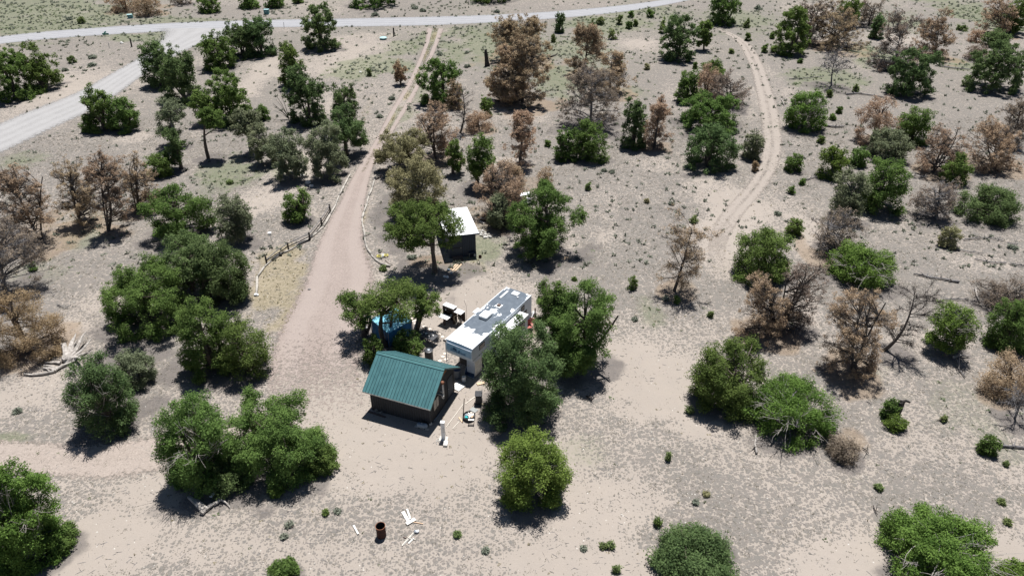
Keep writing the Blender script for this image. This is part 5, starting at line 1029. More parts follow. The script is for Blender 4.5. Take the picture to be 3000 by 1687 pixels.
flog(3,1,[(1480,360),(1600,345),(1700,350),(1780,372)],.06,.03,'brushy fallen branch heap beyond the yellowed conifer',seed=4,tw=14)
flog(3,1,[(1810,385),(1890,395)],.05,.03,'short dark fallen branch near the eastern edge',seed=5)
flog(3,1,[(1830,540),(1934,560)],.05,.04,'dark fallen branch touching the eastern edge',seed=15)
flog(3,1,[(1340,812),(1430,808),(1515,815)],.06,.05,'dark fallen log behind the bright open-crowned pinyon',seed=6)
flog(3,1,[(1568,722),(1575,775),(1600,830)],.10,.05,'short white bleached log behind the bright open-crowned pinyon',m=driftwood,seed=7,tw=1)
flog(3,0,[(590,712),(680,705),(800,722),(900,738)],.12,.08,'long dark fallen trunk beside the round far juniper',seed=8,tw=5)
flog(3,0,[(1270,495),(1400,515),(1530,525)],.12,.07,'dark fallen trunk beside the big eastern juniper',seed=9)
flog(3,0,[(420,945),(500,958),(575,955)],.14,.09,'fallen grey limbs at the foot of the yellow-green juniper',seed=10,tw=9)
flog(3,0,[(950,1275),(1050,1320),(1195,1338)],.10,.07,'silvery fallen log under the eastern clump',seed=11,m=driftwood,tw=8)
flog(3,0,[(160,598),(280,590),(420,578)],.07,.05,'pale fallen branch reaching out from the bare grey tree',seed=12,tw=4)
flog(3,0,[(280,1360),(330,1345),(380,1330)],.07,.05,'short grey log beside the small bright juniper',seed=13)
flog(3,0,[(100,750),(112,770),(122,795)],.08,.05,'bleached short log beside the sandy track',m=driftwood,seed=14,tw=1)
flog(3,0,[(620,432),(660,428),(690,405)],.08,.04,'dark upturned branch beside the bare grey tree',seed=16,tw=2)
flog(3,2,[(1745,465),(1830,470),(1940,480)],.09,.07,'dark fallen log ending at the small round juniper',seed=17,tw=5)
flog(3,2,[(460,490),(560,550),(660,610)],.08,.03,'dark fallen branch below the fallen brown bush',m=bark_dark,seed=18,tw=7)
flog(2,2,[(1845,520),(1830,450),(1840,385)],.09,.05,'white forked dead branch before the wide bright juniper',m=driftwood,seed=19,tw=6)
flog(3,1,[(1440,1240),(1440,1330),(1490,1400)],.07,.04,'dark dead branch below the bright open-crowned pinyon',seed=20,tw=6)
flog(3,1,[(1400,1250),(1450,1235),(1520,1240)],.12,.06,'silver dead root at the foot of the bright open-crowned pinyon',m=driftwood,seed=21,tw=4)
flog(1,0,[(1800,755),(1850,765),(1930,750)],.12,.09,'charred fallen log under the copper-brown pines',m=burnt,seed=22,tw=3)
flog(0,1,[(430,850),(470,865),(510,875)],.05,.03,'thin grey branch on the sand behind the orange dead tree',seed=23)
flog(2,2,[(560,90),(590,110),(605,128)],.07,.04,'small dark branch on the sand beyond the big pinyon',m=burnt,seed=24)
flog(2,0,[(290,430),(320,420),(345,405)],.13,.06,'burnt root stub beside the copper-brown pines',m=burnt,seed=25,tw=4)
flog(3,2,[(710,480),(735,495),(760,525)],.04,.02,'dark twig on crusted ground beyond the fallen brown bush',m=burnt,seed=26)
flog(3,2,[(795,915),(805,950),(825,985)],.03,.02,'dark crooked twig above the broad yellow-green juniper',m=burnt,seed=27,tw=2)
flog(3,1,[(330,195),(355,210),(385,240)],.10,.04,'bleached root beside the grey-brown dead pinyon',m=driftwood,seed=28,tw=4)
flog(3,1,[(700,305),(735,325),(770,335)],.04,.02,'thin curved twig on the sand beside the grey-brown dead pinyon',seed=29,tw=2)
zs = zoomer(2560, 1150, 11.15); p = G(*zs(720, 760)); q = onplane(*zs(900, 300), p.y); bst = thing('burnt_stump', p, 'black burnt leaning stump between two little junipers', 'stump')
MB().tube([p - Zv * .05, p.lerp(q, .5), q], [.30, .26, .22], 10, wob=.2, seed=3).build('stump', burnt, bst); MB().tube([q - Zv * .1, q + Vector((.3, 0, .12)), q + Vector((.62, -.05, .0))], [.16, .12, .07], 8, wob=.2, seed=4).build('snag', burnt, bst); MB().tube([q, q + Vector((-.05, 0, .16))], [.18, .05], 8).build('splinter', burnt, bst)
a_ = G(*tile(1, 0, 1748, 500)); b_ = onplane(*tile(1, 0, 1733, 375), a_.y); bs2 = thing('burnt_stump', a_, 'tall charred stump standing alone beside the copper-brown pines', 'stump')
MB().tube([a_ - Zv * .05, a_.lerp(b_, .4), a_.lerp(b_, .8), b_], [.48, .36, .30, .10], 10, wob=.25, seed=8).build('stump', burnt, bs2); MB().tube([a_.lerp(b_, .7), b_ + Vector((.25, 0, .1))], [.2, .04], 7).build('splinter', burnt, bs2)
# dead sticks beside the grey-green pinyon of the upper grove
p = G(*tile(1, 0, 250, 900)); bt = thing('dead_sapling', p, 'bare dead sapling sticks beside the tall grey-green pinyon', 'sapling'); rnd = random.Random(7)
for k in range(9): e = p + Vector((rnd.uniform(-2.2, .5), rnd.uniform(-.6, .6), rnd.uniform(1.2, 4.2))); MB().tube([p, p.lerp(e, .5) + Vector((.1, 0, .15)), e], [.05, .035, .015], 6).build('stick', bark_dark, bt)
# ------------------------------------------------------------------ by the roads: utility boxes, posts, sign, valve cover
teal = solid('utility_green', (.10, .25, .25), (.085, .21, .21), rough=.5); teal_l = solid('utility_green_lid', (.38, .55, .54), (.34, .5, .5), rough=.5)
for (c, r, x0, x1, y0, y1, lab, tl) in ((0, 0, 965, 1005, 110, 142, 'tilted green utility box across the main road before rusty bushes', .12), (1, 0, 58, 100, 70, 112, 'squat upright green utility box on the far verge of the main road', 0)):
    a_ = G(*tile(c, r, (x0 + x1) / 2, y1)); w_ = (x1 - x0) / 2.579 * depth(a_) / FPX * .86; tp = onplane(*tile(c, r, (x0 + x1) / 2, y0), a_.y).z * .85
    ub = thing('utility_box', a_, lab, 'utility box', rz=tl * 2); ax_ = pax(ub); X_, Y_, Z_ = ax_; Z_ = (Zv + X_ * -tl).normalized()
    MB().box(loc(ub, (0, .4, tp * .48)), (w_, .8, tp), ax=(X_, Y_, Z_)).build('cabinet', teal, ub, bevel=.04); MB().box(loc(ub, (-tl * tp, .4, tp * .99)), (w_ * 1.04, .84, .1), ax=(X_, Y_, Z_)).build('lid', teal_l, ub); MB().box(loc(ub, (0, -.02, tp * .6)), (.2, .05, .15), ax=ax_).build('latch', steel, ub); MB().box(loc(ub, (0, .4, -.02)), (w_ * 1.25, 1.1, .1), ax=ax_).build('base_slab', concrete, ub)
for i, (c, r, x0, y0, x1, y1, r_, lab) in enumerate(((1, 0, 1042, 275, 1038, 212, .15, 'dark wooden post beside the round valve cover'), (0, 0, 996, 355, 982, 292, .14, 'leaning dark wooden post on the sand inside the road fork'), (1, 0, 213, 215, 208, 170, .05, 'thin metal marker post at the verge opposite the lone dark pinyon'), (0, 0, 826, 362, 818, 325, .05, 'thin grey marker stake on the sand inside the road fork'))):
    a_ = G(*tile(c, r, x0, y0)); b_ = onplane(*tile(c, r, x1, y1), a_.y); o = MB().tube([a_ - Zv * .05, b_], r_, 9).build('marker_post', burnt if r_ > .1 else steel); tag(o, lab, 'post')
a_ = G(*tile(0, 0, 795, 275)); b_ = onplane(*tile(0, 0, 793, 245), a_.y); sg = thing('street_sign', a_, 'green street-name sign on a post at the road fork', 'sign'); gs = solid('sign_green', (.02, .22, .16), (.018, .19, .14), rough=.4)
MB().tube([a_ - Zv * .05, b_ + Zv * .15], .05, 8).build('post', steel, sg); MB().box(b_ - Zv * .35, (1.3, .04, .32)).build('sign_blade', gs, sg); MB().box(b_ - Zv * .02, (.04, .9, .28)).build('sign_blade', gs, sg)
p = G(*tile(1, 0, 962, 298)); vc = thing('valve_cover', p, 'round pale-green valve cover standing on the sand by the main road', 'cover'); MB().lathe(p, [(.62, -.05), (.66, .26), (.68, .28)], 24).build('ring', teal, vc); MB().lathe(p + Zv * .281, [(.74, 0), (.74, .05), (.6, .12), (.05, .14)], 24).build('lid', teal_l, vc)
for i, (c, r, x, y, s_) in enumerate(((1, 0, 788, 548, .5), (0, 0, 920, 330, .7), (1, 0, 350, 1325, .6), (1, 0, 395, 1385, .8), (1, 0, 420, 1410, .6), (2, 0, 0, 0, 0))):
    if s_: o = MB().rock(G(*tile(c, r, x, y)) - Zv * .05, (s_, s_ * .8, s_ * .5), 130 + i).build('rock', white_d); tag(o, ('white rock in the green grassy hollow', 'pale flat rock on the road verge inside the fork', 'whitish rock in the shade of the light-green pinyon row', 'whitish rock in the shade of the light-green pinyon row', 'whitish rock in the shade of the light-green pinyon row')[i], 'rock', 'rocks under the light-green row' if i > 1 else None)
ws = thing('white_sheet', G(2278, 1235), 'white crumpled panel lying under the wide bright juniper', 'panel'); p = G(2280, 1232)
MB().prism([p + Vector((-.6, .2, .35)), p + Vector((.1, -.35, .3)), p + Vector((.5, -.1, .4)), p + Vector((.1, .45, .5))], (0, 0, .03)).build('panel', white_p, ws); MB().prism([p + Vector((-.6, .2, .34)), p + Vector((.1, -.35, .29)), p + Vector((.1, -.33, -.02)), p + Vector((-.6, .22, -.02))], (0, .03, 0)).build('side', white_d, ws)

# ------------------------------------------------------------------ trees
def tubes_np(paths, n=5):
    """paths: list of (pts (k,3), radii (k)); returns verts, quads as arrays"""
    V, F, o = [], [], 0
    up = np.array([.31, .17, .93])
    for P, rad in paths:
        k = len(P); T = np.gradient(P, axis=0); T /= np.linalg.norm(T, axis=1, keepdims=True) + 1e-9
        a = np.cross(T, up); a /= np.linalg.norm(a, axis=1, keepdims=True) + 1e-9; b = np.cross(T, a)
        w = np.arange(n) * 2 * np.pi / n
        ring = P[:, None, :] + rad[:, None, None] * (a[:, None, :] * np.cos(w)[None, :, None] + b[:, None, :] * np.sin(w)[None, :, None])
        V.append(ring.reshape(-1, 3))
        i = np.arange(k - 1)[:, None] * n; j = np.arange(n)[None, :]; j2 = (j + 1) % n
        F.append(np.stack([i + j, i + j2, i + n + j2, i + n + j], -1).reshape(-1, 4) + o); o += k * n
    return np.concatenate(V), np.concatenate(F)
def curve(a, b, rg, k=5, bend=.15, sag=0.):
    t = np.linspace(0, 1, k)[:, None]; d = b - a; ln = np.linalg.norm(d)
    p = a + d * t + rg.normal(size=3) * bend * ln * (t * (1 - t)) * 2
    p[:, 2] += sag * ln * (t * (1 - t))[:, 0] * 2
    return p
def mesh_np(name, V, F, mat, tint=None, smooth=False):
    me = bpy.data.meshes.new(name); nf, k = F.shape
    me.vertices.add(len(V)); me.vertices.foreach_set('co', V.astype(np.float32).ravel())
    me.loops.add(nf * k); me.loops.foreach_set('vertex_index', F.astype(np.int32).ravel())
    me.polygons.add(nf); me.polygons.foreach_set('loop_start', (np.arange(nf) * k).astype(np.int32))
    if smooth: me.polygons.foreach_set('use_smooth', np.ones(nf, bool))
    if tint is not None:
        at = me.attributes.new('tint', 'FLOAT', 'POINT'); at.data.foreach_set('value', tint.astype(np.float32))
    me.materials.append(mat); me.update(calc_edges=True); return me
def put(name, me, parent):
    o = bpy.data.objects.new(name, me); COL.objects.link(o); o.parent = parent; return o
def unit(v): return v / (np.linalg.norm(v, axis=-1, keepdims=True) + 1e-9)
def leaves(rg, C, RC, n, size, up=.5, out_=.6, slim=1., flat=.85):
    """n needle sprays (one triangle each) spread over clumps C with radii RC"""
    w = RC ** 2; idx = rg.choice(len(C), n, p=w / w.sum())
    d = unit(rg.normal(size=(n, 3))); q = rg.random(n) ** .45; q = np.where(rg.random(n) < .10, q * 1.55, q)
    off = d * (q * RC[idx])[:, None]; off[:, 2] *= flat
    P = C[idx] + off
    Nn = unit(d * out_ + np.array([0, 0, 1.]) * up + rg.normal(size=(n, 3)) * .42)
    D = d + rg.normal(size=(n, 3)) * .7 + np.array([0, 0, .35]); D = unit(D - Nn * (D * Nn).sum(1, keepdims=True)); s = np.cross(Nn, D)
    L = size * rg.uniform(.7, 1.35, n); wd = L * rg.uniform(.26, .42, n) * slim
    V = np.empty((n, 3, 3)); V[:, 0] = P - s * wd[:, None]; V[:, 1] = P + s * wd[:, None]; V[:, 2] = P + D * L[:, None]
    cl = rg.random(len(C)); t = np.clip(.45 * cl[idx] + .55 * rg.random(n), 0, 1)
    return V.reshape(-1, 3), np.arange(3 * n).reshape(-1, 3), np.repeat(t, 3)
def twigs(rg, A, B, n, ln, wd, spread=.6):
    """thin bare twigs along the segments A->B (two crossed slivers each would be wasted here: one is enough)"""
    i = rg.integers(0, len(A), n); t = rg.uniform(.3, 1.05, n)[:, None]
    P = A[i] * (1 - t) + B[i] * t; D = unit(unit(B[i] - A[i]) * .8 + rg.normal(size=(n, 3)) * spread + np.array([0, 0, .15]))
    s = unit(np.cross(D, rg.normal(size=(n, 3)))); L = ln * rg.uniform(.5, 1.4, n)[:, None]
    V = np.stack([P - s * wd, P + s * wd, P + D * L], 1)
    return V, P + D * L
def make_tree(t, name, bark):
    rg = np.random.default_rng(t['seed']); kind = t['kind']; a, ch, zc, h, off = t['a'], t['ch'], t['zc'], t['h'], t['off']
    pxm = math.hypot(t['p'].y, CAM_H) / (FPX * 1024 / 3000)            # metres one picture dot covers here
    size = max(.12, 1.6 * pxm); ntri = int(np.clip(t['area'] * 6.3, 800, 60000))
    root = bpy.data.objects.new(name, None); COL.objects.link(root); root.empty_display_size = .4
    root.location = (t['p'].x, t['p'].y, 0)
    paths, tri = [], []
    near = pxm < .12
    if 'lab' in t and 'tarp' in t['lab']: ntri = int(ntri * .62)
    if kind == 'S': ntri = int(ntri * .6)
    tr = np.clip(.035 * h + .05 * a, .07, .26) if kind != 'S' else .03
    if kind in 'WB': tr *= .62
    if kind in 'JPOSQW':
        # the crown is a set of unequal lobes, each a cluster of branch-end clumps; gaps stay between them
        K = int(np.clip(rg.normal(12 if kind in 'PW' else 12.5, 1.5), 7, 16)) if kind != 'S' else 5
        ld = np.empty((0, 3))
        while len(ld) < K:                                  # spread the lobes over the dome
            c = unit(rg.normal(size=(1, 3)))
            if c[0, 2] < (-.45 if kind not in 'PWQ' else -.8): continue
            if len(ld) == 0 or (ld @ c[0]).max() < rg.uniform(.45, .92): ld = np.concatenate([ld, c])
        lr = rg.uniform(.30, .50, K) * (.92 if kind in 'PW' else 1.0); reach = (rg.uniform(.84, 1.06, K) if kind != 'S' else rg.uniform(.6, 1.3, K)) - lr
        LC = ld * reach[:, None]
        if kind in 'JOS':                                     # bushy to the ground: keep the lower lobes wide
            dz = np.clip(-ld[:, 2], 0, .9); hz = np.sqrt(1 - ld[:, 2] ** 2); LC[:, :2] *= np.where(ld[:, 2] < .2, np.minimum(1.5, 1 / np.maximum(hz, .4)), 1)[:, None]
        if kind in 'JOSW':                                   # skirt lobes touching the ground
            nk = {'S': 4, 'W': 5}.get(kind, 7); w = np.arange(nk) * 2 * np.pi / nk + rg.uniform(-.35, .35, nk)
            sk = np.stack([np.cos(w), np.sin(w), np.full(nk, -.35)], 1); LC = np.concatenate([LC, np.stack([np.cos(w) * rg.uniform(.48, .66, nk), np.sin(w) * rg.uniform(.48, .66, nk), rg.uniform(-.86, -.52, nk)], 1)])
            ld = np.concatenate([ld, unit(sk)]); lr = np.concatenate([lr, rg.uniform(.30, .42, nk)]); K += nk
        elif kind == 'P' and 'bare trunk' not in t['lab'] and 'tarp' not in t['lab'] and 'in front of the shed' not in t['lab']:                                          # a few low boughs under the main crown, close to the stems
            nk = 7; w = rg.random(nk) * 2 * np.pi; lowz = -(zc - rg.uniform(.28, .6, nk) * zc) / ch
            LC = np.concatenate([LC, np.stack([np.cos(w) * rg.uniform(.25, .8, nk), np.sin(w) * rg.uniform(.25, .8, nk), np.maximum(lowz, -1.35)], 1)]); ld = np.concatenate([ld, unit(np.stack([np.cos(w), np.sin(w), w * 0], 1))]); lr = np.concatenate([lr, rg.uniform(.18, .36, nk)]); K += nk
        rcl = np.clip(.155 * a, .13, .40)
        per = int(np.clip(17 if near else 10, 6, 20)) if kind != 'S' else 5
        li = np.repeat(np.arange(K), per); d = unit(rg.normal(size=(len(li), 3)) + ld[li] * .75 + [0, 0, .15])
        U_ = LC[li] + d * (lr[li] * rg.uniform(.35, 1.12, len(li)))[:, None]
        inn = unit(rg.normal(size=(K * 2, 3))) * rg.uniform(.2, .6, (K * 2, 1)); U_ = np.concatenate([U_, inn])     # inner foliage
        rn = np.linalg.norm(U_, axis=1); U_ *= np.where((rn > 1.08) & (U_[:, 2] > -.3), 1.08 / rn, 1)[:, None] if kind in 'PQW' else 1
        C = U_ * [a * 1.06 - rcl * .5, a * 1.06 - rcl * .5, ch * 1.03 - rcl * .35]
        C += [off, 0, zc]; C[:, 2] = np.maximum(C[:, 2], rcl * .5)
        RC = rcl * rg.uniform(.65, 1.35, len(C)); nc = len(C)
        stemtop = np.array([off * .8, 0, zc + ch * .35])
        ns = (2 if near else 1) if kind in 'PQ' else 3
        stems = []
        for s_ in range(ns):
            e = stemtop + rg.normal(size=3) * [a * .3, a * .3, ch * .1] * (s_ > 0); e[2] = max(e[2], .4)
            b0 = np.array([rg.normal() * .12 * s_, rg.normal() * .12 * s_, -.15]); P = curve(b0, e, rg, 7, .10); stems.append(P)
            paths.append((P, np.linspace(tr * (1 if s_ == 0 else .6), tr * .28, 7)))
        nl = min(len(C), (46 if near else 16) if kind != 'W' else (90 if near else 55))
        for i in rg.choice(len(C), nl, replace=False):
            P = stems[rg.integers(ns)]; z = C[i][2]; k = np.argmin(abs(P[:, 2] - max(z - .35 * np.linalg.norm(C[i][:2]), .25 * zc))); k = min(k, 5)
            paths.append((curve(P[k], C[i], rg, 5, .12, .05), np.linspace(tr * (.34 if kind in 'PW' else .22), .014, 5)))
        if kind == 'W':          # dead, its dark limbs and twigs bare to the eye, pale needles only at the tips
            A = np.concatenate([q[0][2:4] for q in paths[ns:]]); B = np.concatenate([q[0][3:5] for q in paths[ns:]])
            nt_ = int(np.clip(t['area'] * .5, 200, 2400)); wd = max(.008, .19 * pxm)
            V1, T1 = twigs(rg, A, B, nt_, .14 * a + .2, wd, .7); V2, T2 = twigs(rg, V1[:, 0] * .4 + V1[:, 2] * .6, V1[:, 2], nt_, .08 * a + .12, wd * .8, .9); tri = [V1.reshape(-1, 3), V2.reshape(-1, 3)]
            Cc = np.concatenate([T1, T2]); Cc = Cc[rg.choice(len(Cc), min(len(Cc), 380), replace=False)]
            V, F, tn = leaves(rg, Cc, np.clip(.075 * a + .05, .12, .3) * rg.uniform(.6, 1.3, len(Cc)), int(ntri * (.6 if t['fol'] == 'br' else .42)), size * .8, slim=.72)
        elif kind != 'O':
            V, F, tn = leaves(rg, C, RC, ntri, size, slim=.85)
        else:
            V, F, tn = leaves(rg, C, RC * 1.05, int(ntri * .8), size * .8, slim=.75)
    else:
        # dead conifer: straight dark trunk, whorls of limbs, thin needles towards the limb ends
        lean = np.array([off * (1.1 if kind == 'B' else .9), 0, 0])
        P = curve(np.array([0, 0, -.15]), np.array([0, 0, h * .97]) + lean, rg, 9, .035 if kind == 'D' else .09)
        paths.append((P, np.linspace(tr * 1.05, .025, 9)))
        nl = int(np.clip(h * (7.5 if near else 5), 16, 64)) if kind == 'D' else int(np.clip(h * 4.5, 12, 34)); A, B = [], []
        for i in range(nl):
            f = rg.uniform(.07, .96) if kind == 'D' else rg.uniform(.2, .97)
            prof = (1 - f) ** .62 * (.42 + .58 * min(1, f / .16)) if kind == 'D' else (1.05 - .55 * abs(f - .62))
            k = f * 8; k0 = int(k); s_ = P[k0] * (1 - (k - k0)) + P[min(k0 + 1, 8)] * (k - k0)
            w = rg.random() * 2 * np.pi; ln = a * prof * rg.uniform(.72, 1.12) * (1 if kind == 'D' else rg.uniform(.45, 1.0)) + .12
            rise = rg.uniform(-.05, .42) if kind == 'D' else rg.uniform(.1, .75)
            e = s_ + np.array([math.cos(w), math.sin(w), rise]) * ln; e[2] = max(e[2], .12)
            c = curve(s_, e, rg, 5, .16, -.05 if kind == 'D' else .12); paths.append((c, np.linspace(max(.02, tr * .33 * (1 - f * .6)), .011, 5)))
            A += [c[1], c[2], c[3]]; B += [c[2], c[3], c[4]]
        A, B = np.array(A), np.array(B)
        nt_ = int(np.clip(t['area'] * (.55 if kind == 'D' else .42), 200, 2600)); wd = max(.008, .20 * pxm)
        V1, T1 = twigs(rg, A, B, nt_, .16 * a + .2, wd, .65)
        i2 = rg.integers(0, nt_, nt_); b2 = V1[i2, 0] * .5 + V1[i2, 2] * .5
        V2, T2 = twigs(rg, V1[i2, 0] * .4 + V1[i2, 2] * .6, V1[i2, 2], nt_, .10 * a + .12, wd * .8, .9)
        tri = [V1.reshape(-1, 3), V2.reshape(-1, 3)]
        dens = {'br': 1.3, 'or': 1.3, 'db': .7}[t['fol']] * (1.35 if kind == 'D' else (.5 if t['fol'] == 'br' else 0))
        if dens > 0:
            Cc = np.concatenate([T1, T2]); Cc = Cc[rg.choice(len(Cc), min(len(Cc), 420), replace=False)]
            RC = np.clip(.085 * a + .05, .12, .34) * rg.uniform(.6, 1.3, len(Cc))
            V, F, tn = leaves(rg, Cc, RC, int(ntri * .68 * dens), size * .8, slim=.72)
    TV, TF = tubes_np(paths, 6 if near else 4)
    tm = mesh_np('trunk', TV, TF, bark, smooth=True); tob = put('trunk', tm, root)
    if tri:
        q = np.concatenate(tri); tw = mesh_np('twigs', q, np.arange(len(q)).reshape(-1, 3), bark); put('twigs', tw, root)
    if kind in 'JPOSDQW' or (kind == 'B' and t['fol'] == 'br'):
        put('crown', mesh_np('crown', V, F, LEAF[t['fol']], tn), root)
    return root
# grey dead limbs that show on some junipers
SILVER = ('silver', 'grey dead limbs', 'dead limbs', 'grey dead twigs')
for t in RES:
    k, lab = t['kind'], t['lab']
    nm = {'J': 'juniper_tree', 'P': 'pinyon_tree', 'D': 'dead_pinyon_tree', 'O': 'dead_pinyon_tree', 'Q': 'pinyon_tree', 'W': 'dead_pinyon_tree', 'B': 'bare_dead_tree'}[k]
    if k == 'J' and 'pinyon' in lab: nm = 'pinyon_tree'
    bark = bark_dark if k in 'DBW' else (bark_grey if t['fol'] in ('g2', 'g4', 'y') else bark_brown)
    if 'grey' in lab and k in 'DBW': bark = bark_grey
    o = make_tree(t, nm, bark)
    tag(o, lab, 'tree', {'J': 'green junipers and pinyons', 'P': 'green junipers and pinyons', 'D': 'dead brown pinyons', 'O': 'dead brown pinyons', 'Q': 'green junipers and pinyons', 'W': 'dead brown pinyons', 'B': 'bare dead trees'}[k])
    if any(s in lab for s in SILVER) and k in 'JPQ':
        rg = np.random.default_rng(t['seed'] + 5); a = t['a']; P = []
        for i in range(34):
            d = unit(rg.normal(size=3)); d[2] = abs(d[2]) * .7 + .1
            b0 = np.array([t['off'], 0, t['zc'] * .5]) + rg.normal(size=3) * .15 * a; e = np.array([t['off'], -.25 * a, t['zc']]) + d * [a * .95, a * .95, t['ch'] * 1.0]
            P.append((curve(b0, e, rg, 5, .12), np.linspace(.03, .010, 5)))
            for _ in range(3): P.append((curve(b0 + (e - b0) * rg.uniform(.5, .9), e + rg.normal(size=3) * .25 * a * .5, rg, 4, .1), np.linspace(.014, .006, 4)))
        TV, TF = tubes_np(P, 4); q = put('dead_branch', mesh_np('dead_branch', TV, TF, driftwood), o)
names_f = {'lg': 'leafy light-green', 'sg': 'grey-green sage', 'g1': 'dark-green juniper', 'y': 'yellowed', 'or': 'orange dead', 'g3': 'dark'}
PLACES = [('beside the burn barrel', 1113, 1560), ('before the pinyon pair', 900, 1480), ('on the crusted flat before the wide dark juniper', 1800, 1600), ('on the sandy clearing below the fire pit', 1750, 1400), ('beside the tall dark juniper', 2040, 1200),
          ('near the broad yellow-green juniper', 2600, 1450), ('on crusted ground east of the burnt stump', 2900, 1400), ('by the twisted half-bare snag', 1990, 860), ('between the trailer and the snag', 1850, 820), ('on the open flat beyond the shed grove', 1900, 620), ('at the bend of the sandy track', 2330, 600),
          ('beside the upper sandy track', 2250, 330), ('at the head of the sandy track', 2180, 80), ('beyond the main road', 1250, 30), ('along the near verge of the main road', 1830, 60), ('around the copper-brown pines', 1480, 250), ('beside the two-track drive', 1130, 300), ('inside the road fork', 230, 190), ('across the road from the fork', 220, 60),
          ('in the western dead group', 90, 780), ('beside the western gravel path', 50, 1200), ('beneath the grey-topped dead pinyon', 1600, 400), ('around the mixed green and brown clump', 2080, 220), ('beside the yellow-green juniper by the track', 2440, 340), ('near the bare grey tree', 2450, 260), ('in the far eastern meadow', 2820, 80), ('beside the kerb poles before the shed', 1150, 780), ('below the eastern clump', 2300, 630), ('at the eastern edge by fallen poles', 2960, 730), ('in the upper grove', 680, 530)]
for t in SRES:
    o = make_tree(t, 'shrub', bark_brown)
    pl = min(PLACES, key=lambda q: (G(q[1], q[2]) - t['p']).length)[0]
    tag(o, 'small %s shrub %s' % (names_f[t['fol']], pl), 'shrub', '%s shrubs %s' % (names_f[t['fol']], pl))

# ------------------------------------------------------------------ tufts of dry and green grass nobody could count
def tufts(name, n, area, dens, mat, pts=None, r=(.06, .16), hgt=(.05, .13), blades=7, seed=1, label='', flat=1.):
    rg = np.random.default_rng(seed); x = rg.uniform(area[0], area[1], n * 4); y = area[2] + (area[3] - area[2]) * rg.random(n * 4) ** 1.35
    vis = abs(x) < (y * .78 + 8); x, y = x[vis], y[vis]
    if pts is None:
        p = dens(x, y); keep = rg.random(len(x)) < p; x, y = x[keep][:n], y[keep][:n]
    else: x, y = pts
    m = len(x)
    rr = rg.uniform(*r, m) * (1 + y / 160); hh = rg.uniform(*hgt, m) * (1 + y / 200); z = ground_h(x, y)
    w = rg.random((m, blades)) * 2 * np.pi; q = rg.uniform(.25, 1, (m, blades))
    bx = x[:, None] + np.cos(w) * rr[:, None] * q * .45; by = y[:, None] + np.sin(w) * rr[:, None] * q * .45
    ex = x[:, None] + np.cos(w) * rr[:, None] * q * 1.25; ey = y[:, None] + np.sin(w) * rr[:, None] * q * 1.25
    wd = rr[:, None] * .34; px_, py_ = -np.sin(w) * wd, np.cos(w) * wd
    zz = np.repeat(z[:, None], blades, 1); ez = zz + hh[:, None] * rg.uniform(.4, 1.1, (m, blades))
    V = np.stack([np.stack([bx - px_, by - py_, zz - .01], -1), np.stack([bx + px_, by + py_, zz - .01], -1), np.stack([ex, ey, ez], -1)], 2).reshape(-1, 3)
    t = np.repeat(np.clip(.6 * rg.random(m)[:, None] + .4 * rg.random((m, blades)), 0, 1).ravel(), 3)
    o = bpy.data.objects.new(name, mesh_np(name, V, np.arange(len(V)).reshape(-1, 3), mat, t)); COL.objects.link(o); struct(o, 'stuff'); tag(o, label, 'grass'); return o
g_dry = leafmat('grass_grey_tufts', (.15, .135, .112), (.26, .235, .195), .2); g_yel = leafmat('grass_yellow_tufts', (.19, .16, .09), (.34, .29, .18), .15); g_grn = leafmat('grass_green_tufts', (.075, .105, .05), (.19, .22, .12), .2)
def inpoly(x, y, P):
    c = np.zeros(len(x), bool); j = len(P) - 1
    for i in range(len(P)):
        s = ((P[i, 1] > y) != (P[j, 1] > y)) & (x < (P[j, 0] - P[i, 0]) * (y - P[i, 1]) / (P[j, 1] - P[i, 1] + 1e-12) + P[i, 0]); c ^= s; j = i
    return c
def offroad(x, y):           # no tufts on the roads and the drive, under the cabin, trailer, shed
    k = np.ones(len(x))
    for cx, cy, rr in ((-8.0, 42.2, 3.2), (-2.3, 49.5, 3.6), (-1.2, 51.5, 3.2), (-3.6, 47, 2.6), (-5.4, 67.4, 3.2)): k *= np.hypot(x - cx, y - cy) > rr
    for nm, A, B in ROADS:
        if nm in ('gravel_path', 'dirt_track'): continue
        q = .12 * (B - A)[::3]; k *= ~inpoly(x, y, np.concatenate([A[::3] + q, (B[::3] - q)[::-1]]))
    return k
def dens_dry(x, y):
    b_, g_, y_, c_, d_, l_ = masks(x, y); return np.clip(.10 + c_ ** 1.6 * .9 - .25 * d_, .02, 1) * (vnoise(x, y, 1.3, 61) > .36) * offroad(x, y)
tufts('grass', 46000, (-75, 75, 24, 105), dens_dry, g_dry, r=(.045, .13), hgt=(.012, .045), blades=6, seed=3, label='countless low grey tufts of dry grass and crust over the sand')
def dens_yel(x, y):
    b_, g_, y_, c_, d_, l_ = masks(x, y); return np.clip(y_ * 1.0 + .012 + .03 * b_, 0, 1) * offroad(x, y)
tufts('grass', 9000, (-60, 60, 24, 110), dens_yel, g_yel, r=(.05, .13), hgt=(.03, .09), seed=4, label='straw-yellow dry grass along the gravel drive')
def dens_grn(x, y):
    b_, g_, y_, c_, d_, l_ = masks(x, y); return np.clip(g_ ** 1.5 * .9 + .01, 0, 1) * offroad(x, y)
tufts('grass', 11000, (-125, 125, 26, 180), dens_grn, g_grn, r=(.09, .24), hgt=(.05, .15), seed=6, label='green grass in the hollows and along the road verges')

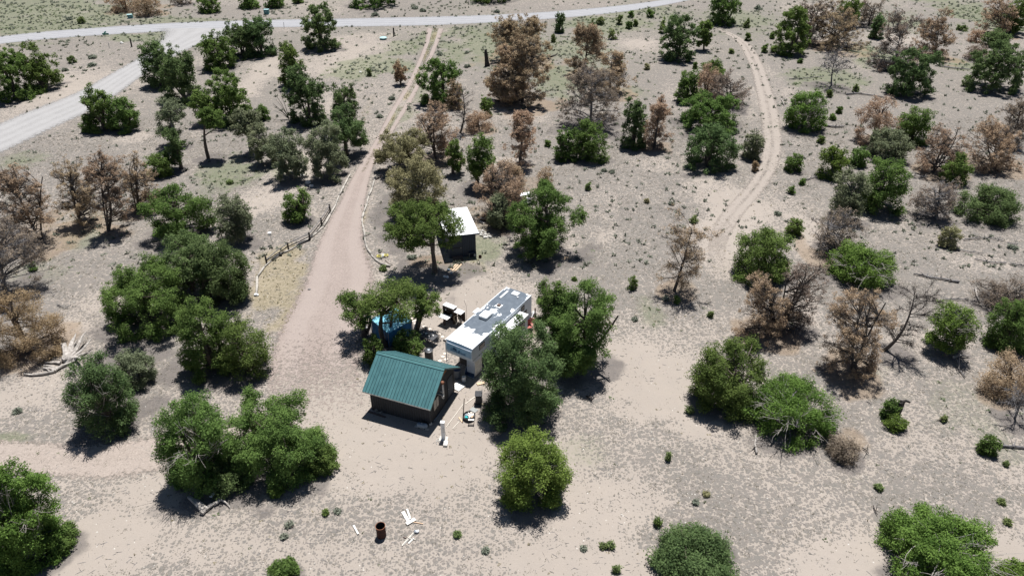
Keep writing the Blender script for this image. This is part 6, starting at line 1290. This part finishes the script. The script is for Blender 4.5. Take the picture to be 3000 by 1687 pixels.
nm, A, B = [q for q in ROADS if q[0] == 'driveway'][0]; M_ = (A + B) / 2; rgd = np.random.default_rng(12)
i_ = (rgd.random(800) * .60 * (len(M_) - 1)).astype(int); keep = vnoise(M_[i_, 0], M_[i_, 1], 2.5, 88) > .33; i_ = i_[keep]; sg_ = np.where(i_ > .48 * len(M_), .12, .26)
tufts('grass', 0, (0, 1, 0, 1), None, leafmat('grass_midstrip', (.22, .21, .125), (.38, .355, .23), .3), pts=(M_[i_, 0] + rgd.normal(size=len(i_)) * sg_, M_[i_, 1] + rgd.normal(size=len(i_)) * .2), r=(.045, .11), hgt=(.03, .07), seed=9, label='yellow-green grass growing between the wheel ruts of the drive')

def dens_sage(x, y):
    b_, g_, y_, c_, d_, l_ = masks(x, y); return np.clip(.10 + .5 * g_ + .25 * (fbm(x, y, 12, 71) > .55), 0, 1) * (y > 62) * offroad(x, y)
tufts('grass', 5200, (-125, 125, 60, 185), dens_sage, leafmat('grass_sage_clumps', (.11, .122, .092), (.26, .275, .215), .3), r=(.12, .30), hgt=(.10, .26), blades=9, seed=8, label='grey-green sage clumps dotting the far ground')
# pale stone chips and dark twigs lying everywhere, too many to count
def scatter(name, n, mat, seed, label, cat, kind_):
    rg = np.random.default_rng(seed); x = rg.uniform(-70, 70, n * 3); y = 24 + 76 * rg.random(n * 3) ** 1.4; k = (abs(x) < y * .76 + 5) & (offroad(x, y) > 0) & (vnoise(x, y, 5, seed) > .38); x, y = x[k][:n], y[k][:n]; m = len(x); z = ground_h(x, y)
    w = rg.random(m) * 2 * np.pi
    if kind_ == 'stone':
        s = rg.uniform(.025, .075, m); o3 = rg.uniform(.6, 1.2, (m, 4)); V = np.stack([np.stack([x + np.cos(w + i * np.pi / 2) * s * o3[:, i], y + np.sin(w + i * np.pi / 2) * s * o3[:, i], z - .01], -1) for i in range(4)] + [np.stack([x, y, z + s * .6], -1)], 1)
        F = np.array([[0, 1, 4], [1, 2, 4], [2, 3, 4], [3, 0, 4]])
    else:
        s = rg.uniform(.15, .55, m); d = rg.uniform(.006, .016, m); c, sn = np.cos(w), np.sin(w); q = lambda a, b, e: np.stack([x + c * s * a - sn * d * b, y + sn * s * a + c * d * b, z + e], -1)
        V = np.stack([q(-.5, 1, .0), q(-.5, -1, .0), q(.1, 0, .05), q(.5, 0, .015), q(-.5, 0, .03)], 1); F = np.array([[0, 4, 2], [4, 1, 2], [0, 2, 3], [2, 1, 3]])
    FF = (np.arange(m)[:, None, None] * 5 + F[None]).reshape(-1, 3)
    o = bpy.data.objects.new(name, mesh_np(name, V.reshape(-1, 3), FF, mat)); COL.objects.link(o); struct(o, 'stuff'); tag(o, label, cat)
scatter('pebbles', 2600, concrete, 31, 'pale stone chips scattered over the sand', 'pebbles', 'stone')
scatter('twig_litter', 4500, bark_grey, 33, 'thin grey twigs littering the open ground', 'litter', 'twig')
